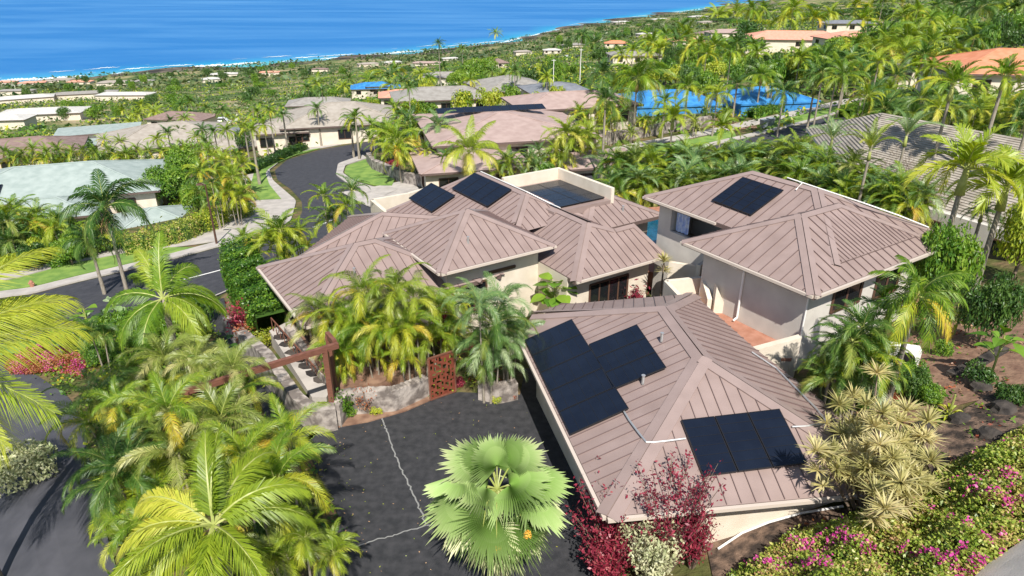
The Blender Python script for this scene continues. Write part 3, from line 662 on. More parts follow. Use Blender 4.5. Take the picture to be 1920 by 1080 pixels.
# conduits
def roofpt(planepts, p, lift=.07):
    a, b, c = map(np.array, planepts); n_ = np.cross(b-a, c-a); n_ /= np.linalg.norm(n_); n_ = n_ if n_[2] > 0 else -n_
    d = ray(*p); t = ((a + n_*lift - CAM) @ n_) / (d @ n_); return CAM + d*t
mb = MB(); pl = (g1, g2, r1); pf = (g2, g3, r1); pr = (g3, g4, r1)
mb.tube([roofpt(pl,p) for p in [(1168,768),(1180,788),(1198,812),(1212,829)]] + [roofpt(pf,p) for p in [(1228,829),(1255,826),(1285,822)]], .03, 6)
mb.build('conduit', MT['metal'], gar)
mb = MB(); mb.tube([roofpt(pf,p) for p in [(1485,800),(1510,799),(1545,795)]] + [roofpt(pr,p) for p in [(1549,789),(1530,765),(1500,735),(1455,690),(1410,660)]], .03, 6)
mb.build('conduit', MT['metal'], gar)

# ================= right house (two storeys, on the terrace)
gh = thing('hillside_house', 'two storey cream house with stepped brown seamed hip roofs above terracotta terrace', 'house', (*HF.w(10, 8, 0)[:2], 0), world=True)
mb = MB(); hip(mb, HF, 5.2, 14.4, 5.7, 12.3, 5.2, .47, sp=.5); roofbuild(mb, gh)
mb = MB(); hip(mb, HF, 7.45, 14.6, .84, 11.5, 5.6, .435, sp=.5); roofbuild(mb, gh)
mb = MB()
wallbox(mb, HF, 5.8, 13.7, 6.5, 11.7, -.5, 5.1)
wallbox(mb, HF, 10.2, 14.0, 1.45, 6.5, -.5, 5.5)
wallbox(mb, HF, 8.0, 10.2, 1.45, 6.5, -.5, 3.3)
wallbox(mb, HF, 8.0, 8.2, 1.45, 6.5, 3.3, 4.05)
wallbox(mb, HF, 8.0, 8.7, 1.45, 2.3, 4.05, 5.5)
wallbox(mb, HF, 8.2, 10.2, 1.45, 1.7, 3.3, 5.5)
mb.build('wall', MT['stuccog'], gh)
opening(gh, HF, 'b', 11.7, [(1565,543),(1608,565)], 'window', 2)
opening_l(gh, HF, 'b', 11.7, 10.5, 12.2, 3.4, 4.7, 'window', 2)
for s0 in (7.0, 8.9, 10.1):
    mb = MB(); mb.bar(HF.w(5.76, s0, 4.95), HF.w(5.76, s0+.45, 4.95), .1, .18); mb.build('vent', MT['frame'], gh)
mb = MB(); q = [HF.w(5.3, 8.2, 5.0), HF.w(5.5, 8.5, 4.85), HF.w(5.72, 8.75, 4.8), HF.w(5.72, 8.75, 2.6), HF.w(5.5, 8.75, 2.5)]
mb.tube(q, .05, 8); mb.build('downpipe', MT['white'], gh)
mb = MB(); mb.tube([HF.w(5.78, 11.75, 5.0), HF.w(5.76, 11.75, 0.5)], .035, 6); mb.build('downpipe', MT['white'], gh)
for q in ((5.2,5.7,5.2,12.3,5.2),(5.2,12.3,14.4,12.3,5.2),(7.45,.84,7.45,5.6,5.6)): gutter(gh, HF.w(q[0],q[1],0)[:2], HF.w(q[2],q[3],0)[:2], q[4])
# lanai curtain
mb = MB(); cs = [HF.w(8.3 + .05*math.sin(i*1.3), 2.4 + i*.05, 0)[:2] for i in range(18)]
mb.add([(x,y,4.05) for x,y in cs] + [(x,y,5.5) for x,y in cs], [(i,i+1,18+i+1,18+i) for i in range(17)]); mb.build('curtain', mat('blue_white_curtain',(.35,.45,.75),(.7,.75,.85),6,.8), gh)
pa = HF.w(7.45,.84,5.6); pb_ = HF.w(7.45,11.5,5.6); pc_ = HF.w(11,5,7.15)
arr_from(gh, (1333,375), (1408,403), (1390,330), (pa, pb_, pc_), 4, 1)
mb = MB(); pe = (HF.w(7.45,11.5,5.6), HF.w(14.6,11.5,5.6), HF.w(11,7.95,7.15))
mb.tube([roofpt((pa,pb_,pc_), (1492,356)), roofpt((pa,pb_,pc_), (1504,343), .15)] + [HF.w(11.2,6.2,7.25), HF.w(12,9.6,6.8), HF.w(13.2,10.6,6.3), HF.w(14.4,11.4,5.75)], .03, 6); mb.build('conduit', MT['white'], gh)
# terrace, its walls and the retaining block
ter = thing('terrace', 'raised terracotta tiled terrace with stepped cream parapet walls beside the two storey house', 'terrace', (8.5, 25, 0), world=True)
TP = [HF.w(a, b, 0)[:2] for a, b in ((5.79,5.2),(5.79,12.2),(4.6,12.4))] + [(9.35,22.9),(8.2,26.2),(7.7,27.2)]
TP = [HF.w(5.79,6.0,0)[:2], HF.w(5.79,11.8,0)[:2], HF.w(5.0,12.0,0)[:2], (9.25,22.9), (7.75,26.7), HF.w(4.0,5.5,0)[:2]]
mb = MB(); mb.prism(TP, 2.3, 2.42); mb.build('terrace_floor', MT['terra'], ter)
mb = MB(); mb.prism([(x*.995+.04, y*.995+.12) for x, y in TP], -.4, 2.29); mb.build('retaining_wall', MT['stucco'], ter)
def pwall(px0, px1, ztop, zbot=1.5, th=.2, zt2=None):
    p = np.array(U(*px0, ztop)); q = np.array(U(*px1, zt2 or ztop)); d = (q-p)[:2]; L_ = np.linalg.norm(d); n_ = np.array([-d[1], d[0]]) / L_ * th / 2
    mb = MB(); a_ = p[:2]-n_; b_ = p[:2]+n_; c_ = q[:2]+n_; e_ = q[:2]-n_
    mb.add([(*a_,zbot),(*e_,zbot),(*c_,zbot),(*b_,zbot),(*a_,p[2]),(*e_,q[2]),(*c_,q[2]),(*b_,p[2])], [(0,3,2,1),(4,5,6,7),(0,1,5,4),(1,2,6,5),(2,3,7,6),(3,0,4,7)])
    return mb.build('parapet', MT['stucco'], ter)
pwall((1249,526),(1285,564),3.4,-.3); pwall((1285,564),(1331,576),3.4,1.5,.2,3.2); pwall((1249,526),(1319,519),3.4,-.3)
pwall((1319,519),(1331,561),3.6,2.0,.2,3.0); pwall((1342,534),(1361,577),3.7,2.4,.35,2.6); pwall((1331,522),(1372,530),3.6,2.4)
pwall((1404,656),(1500,630),2.75,-.2,.28,3.3); pwall((1404,657),(1410,668),2.75,.5,.2)
pwall((1255,490),(1315,500),2.9,-.3); pwall((1310,497),(1337,480),3.7,0)
# ------------------------------------------------------------------ neighbouring houses
EXCL = []       # footprints where nothing grows (world polygons)
HOUSES = []
def nhouse(name, label, u, v, roofh, wpx, dpx, ang, roof, slope=.3, wallm='stucco', kind='hip', trimc='fascia', solar=None, over=.6, wing=None, seams=False, wins=3, zf=None):
    x, y, z = ground(u, v, roofh) if zf is None else (*U(u, v, zf + roofh)[:2], zf); d = depth((x, y, z + roofh)); w_ = wpx; dp = dpx
    fr = Frame(x, y, ang); t = thing(name, label, 'house', (x, y, z), 0, None, True)
    ze = z + roofh - .5 * slope * min(w_, dp) / 2
    k = dict(sp=.9 if seams else 1, ribs=seams, capw=.2, mi=(0, 1, 2))
    mats = [MT[roof], MT['rib'], MT[roof], MT[trimc]]
    def block(a0, a1, b0, b1, ze_, sk=kind):
        mb = MB()
        if sk == 'flat':
            mb.prism([fr.w(a, b, 0)[:2] for a, b in ((a0,b0),(a0,b1),(a1,b1),(a1,b0))], ze_, ze_ + .25)
            mb.M[-1] = np.array([3, 0, 3, 3, 3, 3])
        else: hip(mb, fr, a0, a1, b0, b1, ze_, slope, **k)
        mb.build('roof', mats, t)
        mb = MB(); wallbox(mb, fr, a0+over, a1-over, b0+over, b1-over, z - 2.5, ze_ - .02); mb.build('wall', MT[wallm], t)
        n = max(1, int((a1-a0) / 4)); n = min(n, wins)
        for i in range(n):
            c = a0 + (a1-a0) * (i+.5)/n; opening_l(t, fr, 'b', b1-over, c-.9, c+.9, ze_-2.0, ze_-.7, 'window', 2)
        n2 = min(2, max(1, int((b1-b0) / 5)))
        for i in range(n2):
            c = b0 + (b1-b0) * (i+.5)/n2; opening_l(t, fr, 'a', a0+over, c-.8, c+.8, ze_-2.0, ze_-.7, 'window', 2)
        EXCL.append([fr.w(a, b, 0)[:2] for a, b in ((a0,b0),(a0,b1),(a1,b1),(a1,b0))])
    block(-w_/2, w_/2, -dp/2, dp/2, ze)
    for wg in (wing or []): block(*wg[:4], ze + wg[4], wg[5] if len(wg) > 5 else kind)
    if solar:
        a, b, nx, ny, side = solar; s_ = slope; zz = ze + s_ * (dp/2 - abs(b)) if side == 'b' else ze + s_ * (w_/2 - abs(a))
        if side == 'b': u1 = np.array([*fr.e1, 0]); u2 = np.array([-fr.e2[0], -fr.e2[1], s_])
        else: u1 = np.array([-fr.e2[0], -fr.e2[1], 0]); u2 = np.array([fr.e1[0], fr.e1[1], s_])
        if kind == 'flat': zz = ze + .27; u2[2] = 0.02
        u2 = u2 / np.linalg.norm(u2); panels(t, fr, fr.w(a, b, zz), u1, u2, None, nx, ny, 1.05, 1.7, .12)
    HOUSES.append(t); return t, fr, ze
nh = nhouse
nh('villa', 'large pale teal hip roofed house at the left edge beyond the street', 105, 325, 4.6, 20, 13, 20, 'tealr', .3, wing=[(-4, 5, 4, 11, -.5)], solar=(-8, 4.8, 4, 1, 'b'))
nh('garage_wing', 'pale teal pyramid roofed outbuilding behind the clipped hedge', 290, 402, 3.2, 8.5, 8, 25, 'tealr', .36, zf=-8.2)
nh('villa', 'brown low roofed house at the far left edge', 20, 270, 4.4, 20, 12, 25, 'brownr', .3)
nh('villa', 'pale teal house of stepped flat roofs left of the beige roof', 185, 240, 4.6, 15, 9, 25, 'tealr', .2, kind='flat', wing=[(-14,-4,2,8,-1.3,'flat'),(-2,12,4,11,-.9,'flat')])
nh('villa', 'broad beige hip roofed house beside the pale teal flat roofs', 312, 243, 4.8, 20, 15, 30, 'beiger', .3, wing=[(4,17,2,11,-.7)])
nh('carport', 'dark slate flat roofed carport beside the white car', 398, 247, 3.2, 9, 6, 25, 'slater', .1, kind='flat')
nh('villa', 'small brown hip roofed house behind the beige roof', 340, 214, 4.6, 17, 10, -10, 'brownr', .3)
nh('villa', 'beige hip roofed house right of the tall street palms', 640, 205, 4.6, 18, 14, 15, 'beiger', .32, wing=[(-13,-5,-2,7,-.6)])
nh('villa', 'long grey roofed house above the left street curve', 597, 187, 4.6, 17, 10, 10, 'greyr', .28)
nh('villa', 'house with blue and white patched roof among far palms', 704, 158, 4.6, 20, 12, 10, 'bluer', .3, wing=[(-4,7,-3,6,.9)])
nh('villa', 'small house with salmon tile roof left of grey roofs', 762, 172, 4.2, 13, 8, 10, 'salmonr', .3)
nh('villa', 'wide grey hip roofed house behind the pink flat roof', 830, 170, 4.6, 19, 11, 12, 'greyr', .28)
nh('villa', 'pale grey hip roofed house right of the tall dense tree', 955, 150, 4.8, 14, 14, 20, 'greyr', .28)
nh('villa', 'small brown pyramid roofed house nearest the sea palms', 933, 113, 4.8, 12, 11, 20, 'brownr', .4)
nh('villa', 'long grey house roof beyond the dense tree', 840, 138, 4.4, 20, 11, 5, 'greyr', .28)
nh('villa', 'orange tile roofed house among palms on the far ridge', 1155, 78, 4.6, 19, 11, -5, 'oranger', .35)
nh('villa', 'grey brown roofed house below the orange tile roof', 1190, 97, 4.4, 19, 11, 5, 'greyr', .3)
nh('villa', 'white walled low house left of the orange tile roof', 1035, 92, 4.4, 16, 10, 5, 'whiter', .25)
nh('villa', 'pink beige hip roofed house left of the salmon roofs', 1365, 57, 4.6, 26, 14, 5, 'pinkr', .25)
nh('villa', 'wide salmon tile roofed house behind the bright palm row', 1490, 64, 5, 34, 16, -8, 'salmonr', .28, wing=[(6,20,3,12,-.8)])
nh('villa', 'salmon tile roofed house at the right of the wide salmon roof', 1605, 64, 5, 20, 13, 8, 'salmonr', .28)
nh('villa', 'white walled upper house with grey roof above the salmon roofs', 1590, 40, 6, 20, 10, 0, 'slater', .18)
nh('villa', 'orange tile roofed house at the upper right edge', 1935, 110, 4.6, 22, 14, -12, 'oranger', .33, wallm='stucco')
nh('villa', 'grey blue roofed outbuilding among palms below the right road', 1700, 115, 4.0, 9, 7, 15, 'slater', .2)
nh('villa', 'pale pink roofed house right of the modern flat roof', 1070, 180, 4.4, 16, 10, 15, 'pinkr', .25)
nh('villa', 'dark roofed garage beside the tall white pole', 1040, 160, 3.6, 11, 9, 15, 'slater', .25)
# blue tarp covered houses
nh('tented_house', 'house under a bright blue tarpaulin left of the leaning palm', 1245, 178, 2.3, 15, 10, 8, 'bluer', .3, wallm='bluer', trimc='bluer', over=.15, wins=0)
nh('tented_house', 'house under a bright blue tarpaulin at the right of the palm pair', 1432, 172, 2.4, 12.5, 10, 12, 'bluer', .3, wallm='bluer', trimc='bluer', over=.15, wins=0)
# modern house with solar strip, centre
t, fr, ze = nh('modern_house', 'wide low pinkish roofed modern house with a solar strip across the street', 940, 222, 4.4, 18, 17, 14, 'pinkr', .17, wing=[(-11,0,3,14,-1.2),(3,12,7,14,-1.7)], solar=(-7, -1.2, 12, 1, 'b'))
# big tile roofed neighbour on the right
def tiled(name, label, corners, apexes, mats, stepn=16):
    pass
rA = U(1655, 212, 6.2); rB = U(1925, 262, 6.2)
TF = Frame(rA[0], rA[1], math.degrees(math.atan2(rB[1]-rA[1], rB[0]-rA[0])) + 0.0)   # e1 runs along the ridge
z = 0.6
th = thing('tiled_house', 'large grey flat tile roofed house behind the palm thicket at the right', 'house', (rA[0], rA[1], z), 0, None, True)
def courses(mb, poly, n, mi=0, lip=.05):
    """flat tile courses as overlapping steps from eave (edge 0-1) up to ridge (edge 3-2)"""
    a, b, c, d = [np.array(p, float) for p in poly]
    nn = np.cross(b - a, d - a); nn /= np.linalg.norm(nn); nn = nn if nn[2] > 0 else -nn
    for i in range(n):
        t0, t1 = i/n, (i+1)/n
        p0, p1 = a + (d-a)*t0, b + (c-b)*t0; q0, q1 = a + (d-a)*t1, b + (c-b)*t1
        mb.add([p0 + nn*lip*1.6, p1 + nn*lip*1.6, q1 + nn*lip*.2, q0 + nn*lip*.2, p0 - nn*.02, p1 - nn*.02], [(0,1,2,3),(4,5,1,0)], mi)
zr = 6.2; hw = 9.5; zt0 = zr - .33*hw; Lr = 22
W4 = lambda a, b, zz: TF.w(a, b, zz)
mb = MB()
c1, c2, c3, c4 = U(1585,335,zt0), W4(Lr+hw,hw,zt0), W4(Lr+hw,-hw,zt0), U(1512,240,zt0); k1, k2 = W4(0,0,zr), W4(Lr,0,zr)
courses(mb, [c1, c2, k2, k1], 34, lip=.035); courses(mb, [c3, c4, k1, k2], 34, lip=.035)
courses(mb, [c4, c1, W4(0,.01,zr), W4(0,-.01,zr)], 22); courses(mb, [c2, c3, W4(Lr,-.01,zr), W4(Lr,.01,zr)], 22)
eaves(mb, [c4[:2], c3[:2], c2[:2], c1[:2]], zt0, 1)
mb.build('roof', [MT['course'], MT['grid']], th)
mb = MB(); wallbox(mb, TF, 1.5, Lr+hw-.8, -hw+.8, hw-.8, -3, zt0-.1); mb.build('wall', MT['stuccog'], th)
for c in (5,10,15): opening_l(th, TF, 'b', hw-.8, c-1, c+1, zt0-2.1, zt0-.7, 'window', 2)
EXCL.append([W4(a,b,0)[:2] for a,b in ((-1,-hw),(-1,hw),(Lr+hw,hw),(Lr+hw,-hw))])
# far town: white and grey roofs low on the left, and roofs along the shore
far_specs = [

 ('whiter','long white commercial roof low on the left below the beige houses',45,180,34,14),('whiter','white roofed commercial block left of the far grey terraces',80,205,30,14),('greyr','small grey roof between the white commercial roofs',30,168,28,10),
 ('greyr','long grey terrace roof near the far green scrub',160,172,40,12),('whiter','pale terrace roof right of the long grey terrace',235,174,34,12),('whiter','white roof at the left edge under the palms',10,218,16,10),
 ('salmonr','reddish roof at the shore, leftmost',10,152,30,18),('salmonr','reddish roof by the shore right of the leftmost one',60,153,34,18),('beiger','beige roof by the shore below the surf',118,147,30,18),('salmonr','reddish roof by the shore left of the bare slope',150,151,30,18),
 ('beiger','pale roof on the shore slope right of the grey terraces',215,152,36,18),('whiter','white roof among shore trees under the surf line',420,137,34,16),('whiter','white roof among trees below the white breaker',735,115,26,14),('whiter','small white roof right of the breaker',845,108,20,12),
 ('whiter','white roof on the far green point',1165,40,60,30),('whiter','pale roof on the far point, right of the white one',1240,35,60,30),('whiter','small pale roof on the ridge line of the far point',1310,30,60,28),('beiger','beige roof on the coast behind the palms at top',1330,40,40,20)]
for rn, lb, u, v, w_, d_ in far_specs:
    nh('far_building', lb, u, v, 4.2, w_, d_, RS.uniform(0, 30), rn, .2, wins=0)
FAR = [(270,150),(395,146),(505,134),(600,128),(690,118),(800,116),(980,95),(1075,82),(1210,62),(1285,72),(1330,60),(90,150)]
for i_, (u, v) in enumerate(sorted(FAR)):
    t_, _, _ = nh('far_house', 'small roof half hidden in the distant green slope, %s' % ordn(i_, len(FAR)).replace('fourteenth','fourteenth'), u, v, 4.2, RS.uniform(18, 30), RS.uniform(10, 14), RS.uniform(-10, 35), ['beiger','greyr','whiter','salmonr','brownr','beiger','pinkr'][i_ % 7], .25, wins=0); t_['group'] = 'small roofs on the distant slope'
# ------------------------------------------------------------------ lava rock walls, posts, gate
def rockwall(label, pts, h, wd=.5, zs=None, name='stone_wall', m='rock', below=1.0, seg=70):
    q = resample(pts, seg); Z = H(q[:, 0], q[:, 1])
    d = np.gradient(q, axis=0); nn = np.stack([-d[:, 1], d[:, 0]], -1); nn /= np.linalg.norm(nn, axis=1)[:, None]
    top = Z + h if zs is None else np.interp(np.linspace(0, 1, seg), np.linspace(0, 1, len(zs)), zs)
    V = []
    for s_ in (-1, 1):
        for zz in (Z - below, top): V.append(np.c_[q + nn * wd/2 * s_, zz + (RS.randn(seg) * .02 if zz is top else 0)])
    V = np.concatenate(V); n_ = seg; F = []
    for i in range(seg-1): F += [(i, i+1, n_+i+1, n_+i), (n_+i, n_+i+1, 3*n_+i+1, 3*n_+i), (3*n_+i, 3*n_+i+1, 2*n_+i+1, 2*n_+i)]
    F += [(0, n_, 3*n_, 2*n_), (n_-1, 3*n_-1, 4*n_-1, 2*n_-1)]
    mb = MB(); mb.add(V, F); mp = np.array(q).mean(0); o = mb.build(name, MT[m]); tag(o, label, 'wall'); return o
MT['lavaw'] = mat('pale_lava_stone', (.15,.125,.11), (.40,.35,.31), 2.2, .95, 0, 1.0, 5, lo=.42, hi=.6, detail=8)
rockwall('curved dark lava rock wall beside the lawn at the road bend', px([(692,304),(702,318),(730,330),(765,345),(800,350)]), 1.2, .6, m='lavaw')
rockwall('dark lava rock wall along the pavement below the modern house', px([(1040,290),(1130,272),(1200,258),(1260,247),(1330,236)]), 1.3, .5, m='lavaw')
rockwall('tall sloping lava stone wall beside the drive left of the wooden gate frame', [U(*p)[:2] for p in [(432,640,-2.3),(470,690,-1.6),(520,745,-.8),(565,790,-.1),(600,808,0),(632,800,0)]], 1.5, .45, zs=[-.7,-.1,.6,1.15,1.1,1.0], m='lavaw', below=2)
rockwall('curved grey stone planter wall under the palms beside the entrance gate', [U(*p,0)[:2] for p in [(632,800),(650,775),(690,772),(740,768),(775,752),(800,740)]], .9, .4, zs=[1.0,1.05,1.05,1.0,.95,.9], m='lavaw')
rockwall('short grey stone planter wall at the right of the entrance gate', [U(*p,0)[:2] for p in [(900,745),(935,752),(968,745)]], .8, .4, zs=[.85,.8,.8], m='lavaw')
rockwall('inner grey stone wall edging the stepping stone path', [U(*p,.3)[:2] for p in [(540,625),(570,660),(605,705),(640,740)]], .8, .3, zs=[.7,.7,.6,.6], m='lavaw')
# planter fills raised behind the walls
mb = MB(); mb.prism([U(u,v,.8)[:2] for u,v in [(638,722),(700,716),(770,702),(806,676),(800,600),(560,620),(600,690)]], -.3, .7); struct('planter_bed', mb, MT['soil'])
mb = MB(); mb.prism([U(u,v,0)[:2] for u,v in [(632,802),(690,792),(760,772),(806,752),(800,735),(700,752),(640,775)]], -.1, .05); struct('planter_bed', mb, MT['soil'])
# gravel path with stepping stones
mb = MB(); mb.prism([U(u,v,.2)[:2] for u,v in [(505,620),(545,600),(640,690),(612,745),(585,745)]], -1, .2); struct('path', mb, MT['conc'])
for i, p in enumerate([(528,632),(540,645),(552,660),(565,673),(576,686),(590,700),(604,712)]):
    c = U(*p, .2); mb = MB(); mb.prism([(c[0]+.42*math.cos(k*.9)*(1+.15*math.sin(k*3+i)), c[1]+.3*math.sin(k*.9)) for k in range(7)], .19, .23)
    tag(mb.build('stepping_stone', MT['rock']), '%s dark stepping stone on the pale path, counted from the hedge' % ['first','second','third','fourth','fifth','sixth','seventh'][i], 'stone', 'stepping stones on the path')
# path railing
rl = thing('railing', 'brown metal railing along the top of the lava stone wall', 'railing', U(545, 640, .3), 0, None, True)
mb = MB(); p0, p1 = np.array(U(508,596,.9)), np.array(U(592,690,.6))
mb.bar(p0, p1, .05); mb.bar(p0 - (0,0,.8), p1 - (0,0,.8), .04)
for i in range(11):
    a = p0 + (p1-p0)*i/10; mb.bar(a, a - (0,0,.85), .03)
    if i < 10: b_ = p0 + (p1-p0)*(i+1)/10; mb.bar(a - (0,0,.8), b_ - (0,0,.05), .02)
mb.build('rail', MT['wood'], rl)
# timber gate frame (torii like beam on posts)
gf = thing('timber_arch', 'red brown timber arch over the drive beside the stone planter', 'arch', U(628, 790, 0), 0, None, True)
P1 = U(628, 792, 0); dirw = np.array(HF.e1); hgt = 3.3
P1t = (P1[0], P1[1], hgt)
q1 = np.array(U(475, 712, hgt)); q2 = np.array(U(632, 663, hgt + .05))
mb = MB(); mb.bar(P1, (P1[0], P1[1], hgt), .2, .2, up=(0,1,0)); mb.build('post', MT['wood'], gf)
far_ = q1 + (q2 - q1) * .04
bm_dir = (q2 - q1) / np.linalg.norm(q2 - q1)
mb = MB(); mb.bar(np.array(P1t) + bm_dir*.5, np.array(P1t) - bm_dir*5.0, .16, .22); mb.build('beam', MT['wood'], gf)
mb = MB(); f0 = np.array(P1t) - bm_dir*4.8; mb.bar((f0[0], f0[1], -1.0), f0, .2, .2, up=(0,1,0)); mb.build('post', MT['wood'], gf)
mb = MB(); g0 = np.array(P1t) + bm_dir*.45; g0[2] += .02; nb = np.array([bm_dir[1], -bm_dir[0], 0]) * -1
mb.bar(g0 + nb*.2, g0 + nb*1.0, .16, .22); mb.bar((g0 + nb*.9) * (1,1,0), g0 + nb*.9, .2, .2, up=(0,1,0)); mb.build('brace', MT['wood'], gf)
# perforated rust red gate panel
gt = thing('entrance_gate', 'rust red metal gate panel with cut out pattern standing open on the court', 'gate', U(830, 743, 0), 0, None, True)
A0 = np.array(U(807, 750, .05)); B0 = np.array(U(855, 733, .05)); dx = (B0-A0); Lg = np.linalg.norm(dx); dx /= Lg; hg = 1.95; nx_, nz_ = 15, 20
nG = np.cross(dx, (0,0,1)); mb = MB()
cw, ch = Lg/nx_, hg/nz_
for i in range(nx_):
    for j in range(nz_):
        border = i in (0, nx_-1) or j in (0, nz_-1)
        hole = (not border) and (math.sin(i*1.7 + j*.9) * math.cos(j*1.3 - i*.6) > .32 or (i*7 + j*5) % 11 == 0)
        if hole: continue
        p = A0 + dx*cw*i; 
        V = [p + (0,0,ch*j), p + dx*cw + (0,0,ch*j), p + dx*cw + (0,0,ch*(j+1)), p + (0,0,ch*(j+1))]
        mb.add(V, [(0,1,2,3)]); mb.add([q - nG*.012 for q in V], [(3,2,1,0)])
mb.build('gate_panel', mat('rust_red_metal', (.20,.05,.03), (.30,.085,.05), 4, .5, .3), gt)
mb = MB()
for a, b in ((A0, A0 + (0,0,hg)), (B0, B0 + (0,0,hg)), (A0, B0), (A0 + (0,0,hg), B0 + (0,0,hg))): mb.bar(a, b, .06)
mb.build('gate_frame', MT['wood'], gt)
# street lamps, sign posts, bins, car, fence
def lamp(label, ub, vb, hgt, arm, name='street_lamp', cat='lamp post'):
    p = ground(ub, vb); t = thing(name, label, cat, p)
    mb = MB(); mb.tube([(0,0,-.3),(0,0,hgt*.5),(0,0,hgt)], [.09,.07,.05], 8); mb.build('pole', MT['frame'], t)
    mb = MB(); mb.tube([(0,0,hgt-.05),(arm*.5,0,hgt+.12),(arm,0,hgt+.05)], .035, 6); mb.build('arm', MT['frame'], t)
    mb = MB(); mb.box((arm+.15,0,hgt-.06), .55, .25, .12, 0, 0, .5, .7); mb.build('lamp_head', MT['frame'], t)
    mb = MB(); mb.box((0,0,-.2), .3, .3, .35); mb.build('base', MT['conc'], t); return t
lamp('dark street lamp on the wide pavement apron at the bend', 407, 460, 4.9, -.55)
def pole(label, ub, vb, vt, m='white', r_=.10):
    p = ground(ub, vb); hh = 1
    for _ in range(60):
        q = (p[0], p[1], p[2] + hh); d = q[1]*math.cos(PITCH)-(q[2]-CH)*math.sin(PITCH); vv = 540 - F_PX*(q[1]*math.sin(PITCH)+(q[2]-CH)*math.cos(PITCH))/d
        if vv < vt: break
        hh += .25
    mb = MB(); mb.tube([(0,0,-.3),(0,0,hh)], [r_, r_*.7], 8); o = mb.build('utility_pole', MT[m]); o.location = p; tag(o, label, 'pole')
    mb = MB(); mb.bar((-.5,0,hh-.3),(.5,0,hh-.3),.08); mb.build('cross_arm', MT[m], o); return o
pole('pale utility pole standing left of the dark garage roof', 1037, 172, 112)
pole('white utility pole beside the tall palm above the modern house', 1087, 160, 92)
pole('dark post standing at the modern house corner beside red foliage', 915, 305, 248, 'frame', .09)
def bin_(label, u, v):
    p = ground(u, v); t = thing('trash_bin', label, 'bin', p, R(20), 'bins on the right pavement')
    mb = MB(); mb.box((0,0,.08), .62, .7, .9, 0, 0, .5, 1.15); mb.build('bin_body', mat('grey_bin_plastic', (.20,.23,.25), rough=.5), t)
    mb = MB(); mb.box((0,0,.98), .78, .86, .09); mb.bar((-.3,.46,.98),(.3,.46,.98),.05); mb.build('lid', mat('dark_bin_lid', (.30,.33,.35), rough=.5), t)
    for s_ in (-.25, .25):
        mb = MB(); mb.tube([(s_-.04,.36,.12),(s_+.04,.36,.12)], .12, 12); mb.build('wheel', MT['panelf'], t)
bin_('grey wheeled bin at the kerb of the right street, left of its pair', 1431, 240)
bin_('grey wheeled bin at the kerb of the right street, right of its pair', 1443, 237)
def car(label, u, v, rz, paint, name='parked_car', cat='car', L=4.6, Wc=1.85, hh=1.5):
    p = ground(u, v); t = thing(name, label, cat, p, rz)
    prof = [(-L/2,.35),(-L/2,.75),(-L/2+.15,.95),(-L*.28,1.0),(-L*.16,hh),(L*.22,hh),(L*.36,1.0),(L/2-.05,.85),(L/2,.35)]
    mb = MB(); n_ = len(prof)
    V = [(x, -Wc/2*(.86 if z_ > 1.1 else 1), z_) for x, z_ in prof] + [(x, Wc/2*(.86 if z_ > 1.1 else 1), z_) for x, z_ in prof]
    mb.add(V, [tuple(range(n_)), tuple(range(n_, 2*n_))[::-1]] + [(i, n_+i, n_+(i+1) % n_, (i+1) % n_) for i in range(n_)]); b_ = mb.build('body', paint, t)
    for s_ in (-1, 1):
        mb = MB(); y = s_*(Wc/2*.93+.012); mb.add([(-L*.24,y*1.03,1.04),(L*.32,y*1.03,1.04),(L*.21,y*.95,hh-.06),(-L*.15,y*.95,hh-.06)], [(0,1,2,3)]); mb.build('window', MT['glass'], t)
    mb = MB(); mb.add([(-L*.285,-.75,1.03),(-L*.285,.75,1.03),(-L*.17,.7,hh-.05),(-L*.17,-.7,hh-.05)], [(0,1,2,3)]); mb.build('windscreen', MT['glass'], t)
    for x in (-L*.31, L*.31):
        for s_ in (-1, 1):
            mb = MB(); mb.tube([(x, s_*(Wc/2-.2), .33),(x, s_*(Wc/2+.01), .33)], .33, 14); w_ = mb.build('wheel', MT['panelf'], t)
            mb = MB(); mb.tube([(x, s_*(Wc/2), .33),(x, s_*(Wc/2+.02), .33)], .19, 10); mb.build('rim', MT['metal'], w_)
    for s_ in (-.6, .6):
        mb = MB(); mb.box((-L/2-.005, s_, .62), .04, .3, .14); mb.build('headlight', MT['white'], t)
    return t
WP = mat('white_car_paint', (.75,.75,.74), rough=.3)
car('white van parked by the slate carport down the slope', 416, 233, R(10), WP, cat='van', L=5.6, Wc=2.0, hh=2.0)
car('white car parked above the tall white pole', 1062, 108, R(-5), WP)
car('dark car parked right of the white one above the tall pole', 1085, 108, R(-5), mat('dark_car_paint', (.03,.035,.05), rough=.3))
car('dark blue car parked below the salmon roofs', 1530, 85, R(30), mat('blue_car_paint', (.02,.04,.12), rough=.3))
mb = MB(); pm = ground(600, 268); mb.box((0,0,0), 1.5, 1.5, 1.7, 0, 0, .5, .9); mb.box((0,0,1.6), 1.6, 1.6, .12); o = mb.build('gate_pillar', MT['white']); o.location = pm; tag(o, 'white masonry gate pillar beside a red shrub at the bend', 'pillar')
mb = MB(); pm = ground(62, 541); mb.tube([(0,0,0),(0,0,.5),(0,0,.62)], [.14,.14,.06], 10); mb.tube([(-.2,0,.38),(.2,0,.38)], .06, 8); o = mb.build('fire_hydrant', MT['terra']); o.location = pm; tag(o, 'small rusty orange hydrant on the verge at the far left', 'hydrant')
